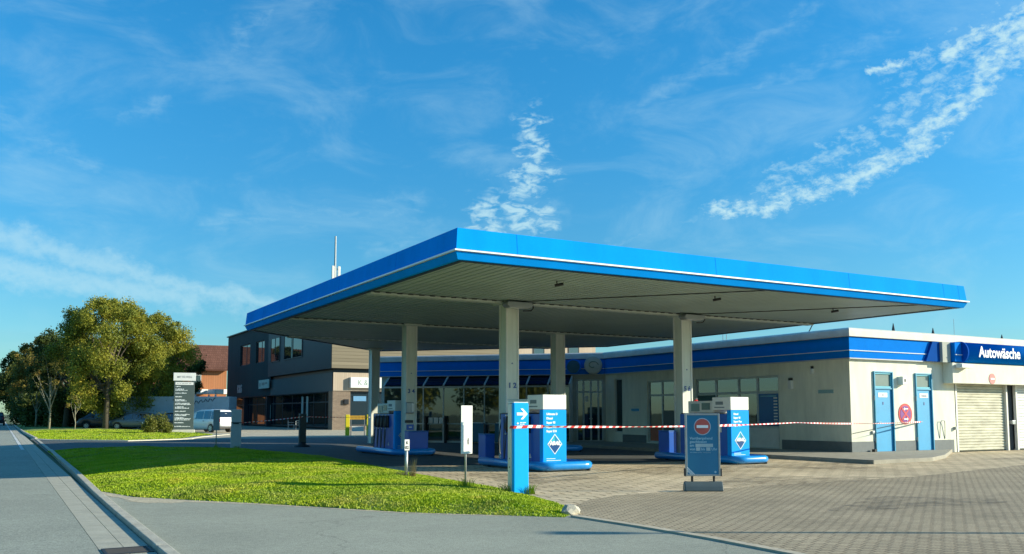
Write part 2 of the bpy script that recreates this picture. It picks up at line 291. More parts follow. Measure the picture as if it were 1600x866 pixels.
# ------------------------------------------------------------------ mesh tools
class G:
    def __init__(s): s.v = []; s.f = []; s.m = []
    def add(s, vs, fs, m=0):
        o = len(s.v); s.v += [tuple(map(float, p)) for p in vs]
        for f in fs: s.f.append([i+o for i in f]); s.m.append(m)
        return s
    def box(s, x0, x1, y0, y1, z0, z1, m=0):
        return s.add([(x, y, z) for z in (z0, z1) for y in (y0, y1) for x in (x0, x1)],
                     [(0, 2, 3, 1), (4, 5, 7, 6), (0, 1, 5, 4), (2, 6, 7, 3), (0, 4, 6, 2), (1, 3, 7, 5)], m)
    def extr(s, pts, axis, a, b, m=0):
        """pts in the plane of the two other axes (in x,y,z order), pulled from a to b along axis"""
        n = len(pts)
        def P(p, t): return {'x': (t, p[0], p[1]), 'y': (p[0], t, p[1]), 'z': (p[0], p[1], t)}[axis]
        vs = [P(p, a) for p in pts] + [P(p, b) for p in pts]
        return s.add(vs, [tuple(range(n))[::-1], tuple(range(n, 2*n))] + [(i, (i+1) % n, n+(i+1) % n, n+i) for i in range(n)], m)
    def cyl(s, p0, p1, r0, r1=None, n=16, m=0, cap=True):
        r1 = r0 if r1 is None else r1
        p0 = Vector(p0); p1 = Vector(p1); d = (p1-p0).normalized()
        a = d.orthogonal().normalized(); b = d.cross(a)
        vs = []
        for p, r in ((p0, r0), (p1, r1)):
            for i in range(n):
                t = 2*math.pi*i/n; vs.append(p + a*(r*math.cos(t)) + b*(r*math.sin(t)))
        fs = [(i, (i+1) % n, n+(i+1) % n, n+i) for i in range(n)]
        if cap: fs += [tuple(range(n))[::-1], tuple(range(n, 2*n))]
        return s.add(vs, fs, m)
    def tube(s, path, r, n=10, m=0, caps=True):
        path = [Vector(p) for p in path]; rr = r if isinstance(r, (list, tuple)) else [r]*len(path)
        vs = []; up = None
        for k, p in enumerate(path):
            d = (path[min(k+1, len(path)-1)]-path[max(k-1, 0)]).normalized()
            if up is None: a = d.orthogonal().normalized()
            else: a = (up - d*up.dot(d)).normalized()
            up = a; b = d.cross(a)
            for i in range(n):
                t = 2*math.pi*i/n; vs.append(p + a*(rr[k]*math.cos(t)) + b*(rr[k]*math.sin(t)))
        fs = []
        for k in range(len(path)-1):
            for i in range(n): fs.append((k*n+i, k*n+(i+1) % n, (k+1)*n+(i+1) % n, (k+1)*n+i))
        if caps: fs += [tuple(range(n))[::-1], tuple(range((len(path)-1)*n, len(path)*n))]
        return s.add(vs, fs, m)
    def sweep(s, path, prof, closed=False, m=0, capends=True):
        """profile [(offset to the right-hand outside, z)...] swept along a plan path, mitred"""
        n = len(path); k = len(prof); vs = []
        for i in range(n):
            p = Vector(path[i])
            def dr(a, b): return (Vector(path[b % n])-Vector(path[a % n])).normalized()
            if closed or 0 < i < n-1: d0 = dr(i-1, i); d1 = dr(i, i+1)
            elif i == 0: d0 = d1 = dr(0, 1)
            else: d0 = d1 = dr(i-1, i)
            n0 = Vector((d0.y, -d0.x)); n1 = Vector((d1.y, -d1.x)); h = (n0+n1); h /= max(.2, h.dot(n0))
            for o, z in prof: vs.append((p.x+h.x*o, p.y+h.y*o, z))
        fs = []
        for i in range(n if closed else n-1):
            j = (i+1) % n
            for q in range(k): fs.append((i*k+q, j*k+q, j*k+(q+1) % k, i*k+(q+1) % k))
        if not closed and capends: fs += [tuple(range(k)), tuple(range((n-1)*k, n*k))[::-1]]
        return s.add(vs, fs, m)
    def build(s, name, mats, parent=None, bevel=0, smooth=False, world=False, segs=2, recalc=True, merge=False):
        if not isinstance(mats, (list, tuple)): mats = [mats]
        vs = s.v
        if world and parent is not None:
            inv = pmat(parent).inverted(); vs = [tuple(inv @ Vector(p)) for p in vs]
        me = bpy.data.meshes.new(name); me.from_pydata(vs, [], s.f)
        for mm in mats: me.materials.append(mm)
        me.polygons.foreach_set('material_index', s.m)
        if recalc or merge:
            bm = bmesh.new(); bm.from_mesh(me)
            if merge: bmesh.ops.remove_doubles(bm, verts=bm.verts, dist=1e-4)
            if recalc: bmesh.ops.recalc_face_normals(bm, faces=bm.faces)
            bm.to_mesh(me); bm.free()
        if smooth: me.polygons.foreach_set('use_smooth', [True]*len(me.polygons))
        o = bpy.data.objects.new(name, me); C.objects.link(o)
        if parent is not None: o.parent = parent
        if bevel:
            b = o.modifiers.new('bevel', 'BEVEL'); b.width = bevel; b.segments = segs; b.limit_method = 'ANGLE'; b.angle_limit = R(40)
            b.harden_normals = False
        if smooth == 'auto' or (smooth and bevel): pass
        return o
def pmat(o):
    m = Matrix.Translation(o.location) @ o.rotation_euler.to_matrix().to_4x4()
    return (pmat(o.parent) @ m) if o.parent else m
def thing(name, label, cat, loc=(0, 0, 0), rotz=0, group=None):
    o = bpy.data.objects.new(name, None); C.objects.link(o); o.location = loc; o.rotation_euler = (0, 0, rotz)
    o.empty_display_size = .2; return tag(o, label, cat, group)
def tag(o, label, cat, group=None):
    o['label'] = label; o['category'] = cat
    if group: o['group'] = group
    return o
def struct(o, kind='structure'): o['kind'] = kind; return o
def copy_tree(o, parent=None):
    c = o.copy(); C.objects.link(c); c.parent = parent
    for ch in list(o.children): copy_tree(ch, c)
    return c
def text(name, body, size, mtl, parent, loc, rot, bold=.0, align='LEFT', depth=.004, shear=0, sx=1.0, space=1.0):
    cu = bpy.data.curves.new(name, 'FONT'); cu.body = body; cu.size = size; cu.offset = bold; cu.align_x = align; cu.extrude = depth; cu.shear = shear
    cu.resolution_u = 3; cu.space_line = space
    t = bpy.data.objects.new('tmp_text', cu); C.objects.link(t)
    dg = bpy.context.evaluated_depsgraph_get(); me = bpy.data.meshes.new_from_object(t.evaluated_get(dg))
    bpy.data.objects.remove(t); bpy.data.curves.remove(cu)
    me.materials.clear(); me.materials.append(mtl)
    o = bpy.data.objects.new(name, me); C.objects.link(o); o.parent = parent; o.location = loc; o.rotation_euler = rot; o.scale = (sx, 1, 1)
    return o
FRONT = (R(90), 0, 0)            # text that faces -Y
LEFTW = (R(90), 0, R(-90))       # text that faces -X
def sheet(name, pts, z, m, kind='structure'):
    g = G(); g.add([(x, y, z) for x, y in pts], [tuple(range(len(pts)))])
    o = g.build(name, m, recalc=False)
    if o.data.polygons[0].normal.z < 0: o.data.flip_normals()
    return struct(o, kind)
def wall(g, p0, p1, z0, z1, ops, depth=.12, m=0, mr=None):
    """plan wall p0 -> p1 seen from its right-hand outside; ops = (s0, s1, za, zb) openings with reveals"""
    p0 = Vector(p0); p1 = Vector(p1); Lw = (p1-p0).length; d = (p1-p0)/Lw; nn = Vector((d.y, -d.x)); mr = m if mr is None else mr
    ss = sorted({0, Lw} | {o[0] for o in ops} | {o[1] for o in ops}); zs = sorted({z0, z1} | {o[2] for o in ops} | {o[3] for o in ops})
    def P(s, z, o=0): q = p0+d*s-nn*o; return (q.x, q.y, z)
    for a, b in zip(ss, ss[1:]):
        for c, e in zip(zs, zs[1:]):
            if c < z0-1e-6 or e > z1+1e-6: continue
            if any(o[0]-1e-6 <= a and b <= o[1]+1e-6 and o[2]-1e-6 <= c and e <= o[3]+1e-6 for o in ops): continue
            g.add([P(a, c), P(b, c), P(b, e), P(a, e)], [(0, 1, 2, 3)], m)
    for a, b, c, e in ops:
        g.add([P(a, c), P(b, c), P(b, e), P(a, e), P(a, c, depth), P(b, c, depth), P(b, e, depth), P(a, e, depth)],
              [(0, 4, 5, 1), (1, 5, 6, 2), (2, 6, 7, 3), (3, 7, 4, 0)], mr)
def pane_quad(g, p0, p1, s0, s1, za, zb, off, m=0):
    p0 = Vector(p0); p1 = Vector(p1); d = (p1-p0).normalized(); nn = Vector((d.y, -d.x))
    def P(s, z): q = p0+d*s-nn*off; return (q.x, q.y, z)
    g.add([P(s0, za), P(s1, za), P(s1, zb), P(s0, zb)], [(0, 1, 2, 3)], m)
def bar(g, p0, p1, s0, s1, za, zb, o0, o1, m=0):
    p0 = Vector(p0); p1 = Vector(p1); d = (p1-p0).normalized(); nn = Vector((d.y, -d.x))
    vs = []
    for z in (za, zb):
        for o in (o0, o1):
            for s in (s0, s1): q = p0+d*s+nn*o; vs.append((q.x, q.y, z))
    g.add(vs, [(0, 2, 3, 1), (4, 5, 7, 6), (0, 1, 5, 4), (2, 6, 7, 3), (0, 4, 6, 2), (1, 3, 7, 5)], m)
def window(parent, p0, p1, s0, s1, za, zb, glass, frame, inset=.10, fw=.055, vb=(), hb=(), name='window', trans=True):
    g = G()
    bar(g, p0, p1, s0, s0+fw, za, zb, -inset-.03, -inset+.03); bar(g, p0, p1, s1-fw, s1, za, zb, -inset-.03, -inset+.03)
    bar(g, p0, p1, s0+fw, s1-fw, za, za+fw, -inset-.028, -inset+.028); bar(g, p0, p1, s0+fw, s1-fw, zb-fw, zb, -inset-.028, -inset+.028)
    for x in vb: bar(g, p0, p1, x-fw*.6, x+fw*.6, za+fw, zb-fw, -inset-.025, -inset+.026)
    for z in hb: bar(g, p0, p1, s0+fw, s1-fw, z-fw*.6, z+fw*.6, -inset-.022, -inset+.022)
    w = g.build(name, frame, parent, world=True)
    q = G(); pane_quad(q, p0, p1, s0+fw*.5, s1-fw*.5, za+fw*.5, zb-fw*.5, inset+.004)
    q.build('pane', glass, w, world=True, recalc=False)
    return w

# ------------------------------------------------------------------ ground
ground = sheet('ground', [(-2500, -2500), (2500, -2500), (2500, 2500), (-2500, 2500)], -.06, mat('far_ground', (.10, .13, .05), .9, vary=.3, vscale=.05))
sheet('forecourt_asphalt', [(1.6, -30), (70, -30), (70, 118), (1.6, 118)], -.012, ASPH)
sheet('road', [(-9, -60), (.95, -60), (.95, 700), (-9, 700)], -.006, ROADM)
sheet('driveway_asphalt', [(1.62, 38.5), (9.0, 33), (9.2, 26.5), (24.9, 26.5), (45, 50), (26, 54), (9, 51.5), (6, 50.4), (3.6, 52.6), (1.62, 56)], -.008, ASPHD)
bound = [(7.0, 10.36), (7.1, 9.0), (7.12, 7.7), (7.05, 6.3), (6.8, 3), (6.2, -12)]
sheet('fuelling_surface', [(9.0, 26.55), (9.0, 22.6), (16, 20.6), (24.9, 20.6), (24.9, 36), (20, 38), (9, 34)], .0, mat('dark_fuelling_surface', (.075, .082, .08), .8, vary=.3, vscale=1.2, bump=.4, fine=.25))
sheet('forecourt_paving', [(6.95, 10.36), (7.4, 9.4), (10.5, 10.5), (9.2, 12.6), (11.4, 12.75), (18, 13.0), (24.4, 14.4), (46, 18.5), (46, 20.5), (25, 20.5), (25, 26.5), (8.3, 26.5), (7.6, 12)], -.004, PAVB)
sheet('driveway_paving', [(7.02, 10.30)] + bound[1:] + [(46, -12), (46, 18.5), (24.4, 14.4), (18, 13.0), (11.4, 12.75), (9.4, 12.6), (8.5, 12.2), (7.7, 11.5), (7.3, 10.9)], 0, PAVS)
sheet('pavement', [(13.5, 62.5), (10.4, 56.6), (9.2, 53.2), (14, 53.6), (26, 54), (60, 54), (60, 75.9), (25.5, 75.9), (25.4, 118), (11, 118), (12, 76)], .0, BEIGEP)
# edging stones between paving and asphalt
def strip(name, path, w, z0, z1, m, bev=.01, pitch=None):
    g = G(); g.sweep(path, [(0, z0), (0, z1), (w, z1), (w, z0)]); return struct(g.build(name, m, bevel=bev))
strip('paving_edge_stone', [(6.08, -12), (6.68, 3), (6.93, 6.3), (7.0, 7.7), (6.98, 9.0), (6.88, 10.36)], .12, -.05, .010, mat('edge_stone', (.50, .44, .32), .85, vary=.25, vscale=5, bump=.2), 0)
# gutter and kerb along the road
gp = [(.95, -60), (.95, 300)]
GUT = mat('gutter_slab', (.40, .39, .31), .88, vary=.2, vscale=3, bump=.5, bscale=60, fine=.15)
g = G()
y = -6.0
while y < 130:
    st = .5 if y < 60 else 2.0
    for a in (.955, 1.2):
        g.box(a, a+.238, y, y+st-.008, -.05, -.004)
    y += st
struct(g.build('gutter_slabs', GUT))
kc = [(1.45, -8), (1.45, 14), (1.47, 17.5), (1.56, 24), (1.62, 32), (1.68, 39)]
g = G()
def kerbrun(g, path, h0, h1=None, w=.14):
    L = 0
    for (a, b) in zip(path, path[1:]):
        A_, B_ = Vector(a), Vector(b); d = (B_-A_); n = max(1, int(d.length/1.0)); d = d/n
        for i in range(n):
            p, q = A_+d*i, A_+d*(i+1)*1; q = p+d*.992
            nn = Vector((d.y, -d.x)).normalized()*w
            t = h0 if h1 is None else h0
            g.add([(p.x, p.y, -.08), (q.x, q.y, -.08), (q.x+nn.x, q.y+nn.y, -.08), (p.x+nn.x, p.y+nn.y, -.08),
                   (p.x+.012, p.y, t), (q.x+.012, q.y, t), (q.x+nn.x, q.y+nn.y, t), (p.x+nn.x, p.y+nn.y, t)],
                  [(0, 3, 2, 1), (4, 5, 6, 7), (0, 1, 5, 4), (1, 2, 6, 5), (2, 3, 7, 6), (3, 0, 4, 7)])
kerbrun(g, kc, .045)
kerbrun(g, [(1.68, 39), (1.75, 56)], .015)
kerbrun(g, [(1.72, 56), (1.55, 75), (1.5, 130)], .10)
struct(g.build('kerb_stones', KERBM, bevel=.012))
strip('verge_edge_kerb', [(1.86, 56.2), (2.6, 54.0), (3.63, 53.0), (5.87, 50.6), (9.13, 52.8), (10.4, 56.6), (13.3, 62.4)], .35, -.04, .03, mat('verge_kerb', (.62, .58, .46), .85, vary=.15), .01)
# thin white line at the road edge far off and drain grate
g = G(); g.box(.78, .9, 40, 260, -.003, 0.001); struct(g.build('road_edge_line', mat('line_paint', (.6, .6, .56), .7, vary=.3)))
g = G(); g.box(.98, 1.42, 9.55, 10.0, -.02, .003)
dr = thing('drain_grate', 'dark cast iron drain grate in the gutter beside the road', 'drain', (1.2, 10.05, 0))
gg = G()
gg.box(-.23, .23, -.22, -.19, -.03, .006); gg.box(-.23, .23, .19, .22, -.03, .006); gg.box(-.23, -.2, -.19, .19, -.03, .006); gg.box(.2, .23, -.19, .19, -.03, .006)
gg.build('grate_frame', DARK, dr)
gg = G()
for k in range(8): gg.box(-.2, .2, -.18+k*.047, -.155+k*.047, -.03, .003)
gg.build('grate_bars', mat('iron', (.06, .055, .05), .7), dr)
# raised walkway round the shop
g = G(); g.extr([(21.3, 16.75), (24.2, 16.95), (26.2, 17.9), (30.4, 20.48), (25.002, 20.48), (25.0, 34.6), (24.2, 35.4), (21.3, 33.4)], 'z', -.03, .11)
struct(g.build('walkway', mat('walkway_concrete', (.32, .30, .24), .9, vary=.2, bump=.4, fine=.1), bevel=.012))

# worn gravel edge between the kerb, the grass and the asphalt
gr_ = random.Random(9); inn = [(1.62, 21.0), (1.66, 17.9), (2.0, 16.5), (2.75, 15.4), (3.55, 14.35), (4.4, 13.1), (5.1, 12.0), (5.95, 11.2), (6.8, 10.5)]
out_ = []
for k in range(len(inn)-1):
    for q in range(5):
        t_ = q/5; x = inn[k][0]+(inn[k+1][0]-inn[k][0])*t_; y = inn[k][1]+(inn[k+1][1]-inn[k][1])*t_; w_ = (.10+.55*max(0, 1-abs(k+t_-1.6)/2.2))*gr_.uniform(.7, 1.15)
        out_.append((x-.5*w_ if k > 1 else x, y-1.6*w_ if k < 3 else y-w_))
out_ = [(max(1.6, x), y) for x, y in out_]
sheet('gravel_edge', out_+[(6.9, 10.45), (5.5, 13), (3, 17), (2, 22)], -.0095, mat('gravel', (.50, .44, .31), .95, vary=.3, vscale=5, bump=.8, bscale=45, fine=.3))
# grass mounds -------------------------------------------------------
def inside(poly, x, y):
    c = False; n = len(poly)
    for i in range(n):
        (x1, y1), (x2, y2) = poly[i], poly[(i+1) % n]
        if (y1 > y) != (y2 > y) and x < (x2-x1)*(y-y1)/(y2-y1)+x1: c = not c
    return c
def edge(poly, x, y):
    best = (1e9, x, y); n = len(poly)
    for i in range(n):
        (x1, y1), (x2, y2) = poly[i], poly[(i+1) % n]; dx_, dy_ = x2-x1, y2-y1
        t = max(0, min(1, ((x-x1)*dx_+(y-y1)*dy_)/(dx_*dx_+dy_*dy_+1e-9))); px, py = x1+t*dx_, y1+t*dy_
        d = math.hypot(x-px, y-py)
        if d < best[0]: best = (d, px, py)
    return best
def mh(d, x, y, top, rim): return rim + (top-rim)*(1-math.exp(-d/1.1)) + .02*math.sin(x*1.7+y*.9)*min(1, d) + .015*math.sin(y*2.3-x)*min(1, d)
def mound(name, poly, step, top, rim, m):
    xs = [p[0] for p in poly]; ys = [p[1] for p in poly]; x0, x1, y0, y1 = min(xs)-step, max(xs)+step, min(ys)-step, max(ys)+step
    nx, ny = int((x1-x0)/step)+2, int((y1-y0)/step)+2; idx = {}; g = G(); ins = {}
    for i in range(nx):
        for j in range(ny): ins[i, j] = inside(poly, x0+i*step, y0+j*step)
    def vert(i, j):
        if (i, j) in idx: return idx[i, j]
        x, y = x0+i*step, y0+j*step; d, px, py = edge(poly, x, y)
        if not ins[i, j]: x, y, d = px, py, 0
        idx[i, j] = len(g.v); g.v.append((x, y, mh(d, x, y, top, rim))); return idx[i, j]
    for i in range(nx-1):
        for j in range(ny-1):
            if any(ins[a] for a in ((i, j), (i+1, j), (i, j+1), (i+1, j+1))):
                g.f.append([vert(i, j), vert(i+1, j), vert(i+1, j+1), vert(i, j+1)]); g.m.append(0)
    return struct(g.build(name, m, smooth=True, recalc=False))
ISLE = [(1.62, 38.2), (1.62, 29.3), (1.62, 21.5), (1.68, 17.9), (2.05, 16.5), (2.8, 15.4), (3.6, 14.35), (4.43, 13.1), (5.16, 11.95), (6.0, 11.12), (6.77, 10.35), (7.2, 10.75), (7.75, 12.07), (8.06, 13.59), (8.26, 15.94), (8.62, 20.0), (8.8, 22.5), (9.3, 27.5), (8.7, 34.5), (7.5, 36.5), (4.5, 37.6)]
SOIL = mat('grass_soil', (.16, .28, .02), .95, vary=.35, vscale=1.2, c2=(.24, .24, .08), bump=.6, bscale=25, fine=.3)
mound('grass_bank', ISLE, .3, .20, -.013, SOIL)
VERGE = [(1.72, 130), (1.75, 75), (1.85, 57), (2.6, 54.5), (3.7, 53.5), (5.87, 51.1), (8.9, 53.2), (10.0, 56.8), (12.6, 62.6), (12, 66), (10.5, 74), (11, 130)]
mound('grass_verge', VERGE, 1.0, .12, .02, SOIL)
nr = np.random.default_rng(3)
def grass(name, poly, n, h, top, rim, m, near=None, wd=.011, zmax=None):
    xs = [p[0] for p in poly]; ys = [p[1] for p in poly]; P = []
    lim = zmax if zmax else max(ys)
    while len(P) < n:
        x = rnd.uniform(min(xs), max(xs)); y = rnd.uniform(min(ys), lim)
        if near and rnd.random() > max(.16, 1-(math.hypot(x, y)-near)/26.): continue
        if inside(poly, x, y): P.append((x, y))
    P = np.array(P)
    E_ = np.array([edge(poly, x, y)[0] for x, y in P])
    z = np.array([mh(d, x, y, top, rim) for d, (x, y) in zip(E_, P)])
    cl_ = .6+.8*np.sin(P[:, 0]*2.1+np.sin(P[:, 1]*1.3)*1.5)**2*np.sin(P[:, 1]*1.7+P[:, 0])**2
    hh = h*nr.uniform(.5, 1.3, n)*cl_; an = nr.uniform(0, 2*np.pi, n); w = nr.uniform(.6, 1.4, n)*wd*(1+np.hypot(P[:, 0], P[:, 1])/16)
    dx_ = np.cos(an)*w; dy_ = np.sin(an)*w; lx = nr.normal(0, .45, n)*hh; ly = nr.normal(0, .45, n)*hh
    V = np.zeros((n, 3, 3)); V[:, 0, 0] = P[:, 0]-dx_; V[:, 0, 1] = P[:, 1]-dy_; V[:, 1, 0] = P[:, 0]+dx_; V[:, 1, 1] = P[:, 1]+dy_
    V[:, 0, 2] = z-.01; V[:, 1, 2] = z-.01; V[:, 2, 0] = P[:, 0]+lx; V[:, 2, 1] = P[:, 1]+ly; V[:, 2, 2] = z+hh
    me = bpy.data.meshes.new(name); me.vertices.add(n*3); me.vertices.foreach_set('co', V.ravel()); me.loops.add(n*3); me.loops.foreach_set('vertex_index', np.arange(n*3, dtype=np.int32))
    me.polygons.add(n); me.polygons.foreach_set('loop_start', np.arange(0, n*3, 3, dtype=np.int32)); me.polygons.foreach_set('loop_total', np.full(n, 3, dtype=np.int32)); me.update(); me.validate()
    me.materials.append(m); o = bpy.data.objects.new(name, me); C.objects.link(o); return struct(o, 'stuff')
GRASS = leafmat('grass_blades', [(.13, .19, .012), (.25, .38, .010), (.36, .46, .014), (.48, .46, .05)], .8, .18, (.40, .34, .12))
grass('grass', ISLE, 230000, .030, .20, -.013, GRASS, near=11)
grass('verge_grass', VERGE, 60000, .05, .12, .02, GRASS, wd=.007, zmax=80)

# ------------------------------------------------------------------ canopy
U0, U1, V0, V1, VA, UA = 7.83, 24.4, 15.85, 33.5, 41.75, 16.1
ZS = 4.5
OUT = [(U0, V0), (U1, V0), (U1, V1), (UA, VA), (U0, V1)]
can = thing('station_canopy', 'large flat fuel station canopy with bright blue fascia and white stripe standing on cream columns', 'canopy', (16, 25, 0))
OUT_R = OUT[:]                         # counter clockwise: right-hand side is the outside
g = G(); g.sweep(OUT_R, [(-.03, 4.71), (.045, 4.71), (0, 5.14), (-.12, 5.14)], closed=True)
g.build('fascia', BLUE, can, world=True)
g = G(); g.sweep(OUT_R, [(-.03, 4.652), (.10, 4.66), (.10, 4.692), (-.03, 4.705)], closed=True)
g.build('white_stripe', STRIPE, can, world=True)
g = G(); g.sweep(OUT_R, [(-.10, ZS), (-.02, ZS), (.05, 4.63), (.05, 4.65), (-.10, 4.65)], closed=True)
g.build('lower_fascia', BLUE, can, world=True)
g = G(); g.sweep(OUT_R, [(-.22, ZS-.012), (-.104, ZS-.012), (-.104, ZS+.06), (-.22, ZS+.06)], closed=True)
g.build('soffit_edge_trim', mat('dark_trim', (.02, .05, .09), .5), can, world=True)
g = G(); g.extr([(U0+.13, V0+.13), (U1-.13, V0+.13), (U1-.13, V1-.05), (UA, VA-.18), (U0+.13, V1-.05)], 'z', 4.6, 5.05)
g.build('roof_deck', mat('roof_felt', (.12, .12, .12), .9), can, world=True)
# ribbed soffit, ribs along Y
g = G(); us = []; pitch = .22; u = U0+.2
while u < U1-.2:
    us += [(u, 0), (u+.165, 0), (u+.175, .06), (u+pitch-.01, .06)]; u += pitch
vmax = lambda u: V1+(VA-V1)*(1-abs(u-UA)/(UA-U0))-.18
n = len(us)
g.v = [(u, V0+.2, ZS+.015+z) for u, z in us]+[(u, vmax(u), ZS+.015+z) for u, z in us]
g.f = [[i, i+1, n+i+1, n+i] for i in range(n-1)]; g.m = [0]*(n-1)
g.build('soffit', SOFF, can, world=True, recalc=False)
for yb, ub in ((21.25, (U0+.22, U1-.22)), (28.35, (U0+.22, U1-.22)), (35.2, (9.9, 22.3))):
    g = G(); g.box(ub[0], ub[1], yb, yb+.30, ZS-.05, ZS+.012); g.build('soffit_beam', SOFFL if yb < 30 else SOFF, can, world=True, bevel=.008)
    g = G(); x = ub[0]+.1
    while x < ub[1]-.1:
        g.box(x, x+.13, yb-.05, yb-.003, ZS-.012, ZS+.014); x += .31
    g.box(ub[0], ub[1], yb-.03, yb-.02, ZS+.002, ZS+.016)
    o = g.build('beam_hole_marks', DARK if yb < 30 else mat('hole_light_white', (.8, .85, .85), .3), can, world=True)  # dashes for beam holes; the rear row's white stands for daylight through them
for (xa, ya, xb, yb) in ((12.3, 21.2, 16.6, 16.1), (18.6, 21.2, 22.6, 16.1)):
    g = G(); g.tube([(xa, ya, ZS-.0), (xb, yb, ZS+.0)], .012, 6); g.build('soffit_cable', BLACK, can, world=True)
for x in (9.2, 14.7, 19.4, 23.4, 24.1):
    g = G(); g.extr([(V0-.0465, 4.715), (V0-.0025, 5.135), (V0+.01, 5.135), (V0-.03, 4.715)], 'x', x, x+.014); o = g.build('panel_joint', SHOPBLUE, can, world=True)
    o.rotation_euler = (R(-0), 0, 0)
for y_ in (19, 23, 27, 31):
    g = G(); g.extr([(U0-.0465, 4.715), (U0-.0025, 5.135), (U0+.01, 5.135), (U0-.03, 4.715)], 'y', y_, y_+.014); g.build('panel_joint', SHOPBLUE, can, world=True)
NUMC = mat('number_blue', (.03, .09, .30), .5)
for (cx, cy, num) in ((12.24, 21.5, '1 2'), (18.52, 21.5, '5 6'), (12.27, 28.55, '3 4'), (18.5, 28.7, '7 8'), (15.35, 39.9, '')):
    g = G(); h = .205
    g.box(cx-h+.02, cx+h-.02, cy-h+.02, cy+h-.02, .02, ZS+.02)
    c_ = g.build('column', COLW, can, world=True, bevel=.01)
    g = G()
    for sx in (-1, 1):
        for sy in (-1, 1):
            g.box(min(cx+sx*h, cx+sx*(h-.05)), max(cx+sx*h, cx+sx*(h-.05)), min(cy+sy*h, cy+sy*(h-.05)), max(cy+sy*h, cy+sy*(h-.05)), .02, ZS)
    g.build('corner_trim', OFFW, c_, world=True, bevel=.006)
    if num and num != '7 8':
        for dg, ox in zip(num.split(), (-.13, .03)): text('number', dg, .2, NUMC, c_, (cx-16+ox, cy-25-h+.012, 2.12), FRONT, .006)
        text('small_mark', '^' if num != '5 6' else 'v', .1, NUMC, c_, (cx-16-.03, cy-25-h+.012, 2.75), FRONT, .002)
    g = G(); g.box(cx-.33, cx+.33, cy-.33, cy+.33, ZS-.06, ZS+.01); g.build('column_head', SOFFL, c_, world=True, bevel=.01)
    if num in ('1 2', '5 6'):
        g = G(); g.extr([(cx-.36, ZS-.03), (cx-.40, ZS-.12), (cx-.30, ZS-.19), (cx+.34, ZS-.19), (cx+.44, ZS-.12), (cx+.40, ZS-.03)], 'y', cy-.60, cy-.28)
        fl = g.build('floodlight', GREYM, can, world=True, bevel=.02, segs=3)
        g = G(); g.box(cx-.26, cx+.30, cy-.56, cy-.33, ZS-.197, ZS-.191); g.build('lens', mat('lamp_lens', (.7, .72, .68), .2), fl, world=True)
        g = G(); g.tube([(cx+.36, cy-.45, ZS-.02), (cx+.50, cy-.45, ZS-.06), (cx+.53, cy-.45, ZS-.16), (cx+.45, cy-.45, ZS-.24), (cx+.2, cy-.45, ZS-.26)], .018, 8); g.build('bracket', BLACK, fl, world=True)
for (x, y_) in ((11.2, 17.4), (16.3, 17.6), (21.2, 17.9)):
    g = G(); g.cyl((x, y_, ZS+.02), (x, y_, ZS-.10), .014, n=8); cm = g.build('camera_mount', BLACK, can, world=True)
    g = G(); g.cyl((x-.05, y_+.02, ZS-.10), (x+.13, y_-.08, ZS-.06), .035, n=12); g.build('camera_body', BLACK, cm, world=True)
c12 = [o for o in can.children if o.name.startswith('column') and 'head' not in o.name][0]
g = G(); g.tube([(11.98, 21.4, 1.30), (11.90, 21.38, 1.05), (11.84, 21.36, .7), (11.86, 21.34, .35), (11.95, 21.34, .24), (12.0, 21.36, .5), (12.02, 21.38, .9)], .018, 8); g.build('air_hose', BLACK, c12, world=True, smooth=True)
g = G(); g.box(11.93, 12.03, 21.32, 21.48, 1.25, 1.42); g.build('hose_hook', BLACK, c12, world=True, bevel=.01)
# equipment on the "3 4" column
c34 = [o for o in can.children if o.name.startswith('column') and 'head' not in o.name][2]
g = G(); g.box(12.05, 12.34, 28.24, 28.345, 1.42, 1.80); d_ = g.build('card_terminal', GREYM, c34, world=True, bevel=.03, segs=3)
g = G(); g.box(12.24, 12.335, 28.232, 28.239, 1.48, 1.75); g.build('terminal_screen', WHITE, d_, world=True)
g = G(); g.box(12.03, 12.33, 28.30, 28.345, 1.10, 1.19); g.build('receipt_slot', BLACK, c34, world=True, bevel=.01)
g = G(); g.box(12.10, 12.36, 28.33, 28.342, .86, 1.04); q_ = g.build('info_plate', DBLUE, c34, world=True)
g = G(); g.box(12.18, 12.29, 28.324, 28.329, .93, .97); g.build('plate_mark', WHITE, q_, world=True)

# ------------------------------------------------------------------ pump islands
def island(x0, x1, y0, y1, label):
    cx = (x0+x1)/2; t = thing('pump_island', label, 'pump island', (cx, y0, 0), group='pump islands under the canopy')
    w = (x1-x0)/2; L = y1-y0
    g = G(); g.box(-w+.16, w-.16, .16, L, 0.0, .12); g.build('plinth', PLINTH, t, bevel=.02)
    r = .105; c = .3; path = [(-w+r, L-.05, .135)]
    path += [(-w+r, c+r, .135)]
    for k in range(1, 9): a = math.pi/2*k/8; path.append((-w+r+c-c*math.cos(a), c+r-c*math.sin(a), .135))
    for k in range(0, 8): a = math.pi/2*k/8; path.append((w-r-c+c*math.sin(a), c+r-c*math.cos(a), .135))
    path += [(w-r, c+r, .135), (w-r, L-.05, .135)]
    path = [(-w+r, L+.0, .135)] + path + [(w-r, L+.0, .135)]
    rr = [.06]+[r]*(len(path)-2)+[.06]
    g = G(); g.tube(path, rr, 16); g.build('bumper_tube', TUBEBLUE, t, smooth=True)
    for (px_, py_) in ((-w+r, L-.5), (w-r-.1, .14), (-w+r+.1, .2), (w-r, L-.5)):
        g = G(); g.cyl((px_, py_, 0), (px_, py_, .08), .045, n=10); g.build('bumper_foot', BLACK, t)
    return t
island(11.30, 12.98, 18.28, 21.6, 'blue tube edged pump island round the column marked 1 2')
island(17.62, 19.05, 18.28, 21.9, 'blue tube edged pump island round the column marked 5 6')
island(11.35, 12.98, 27.55, 31.3, 'blue tube edged pump island round the column marked 3 4')
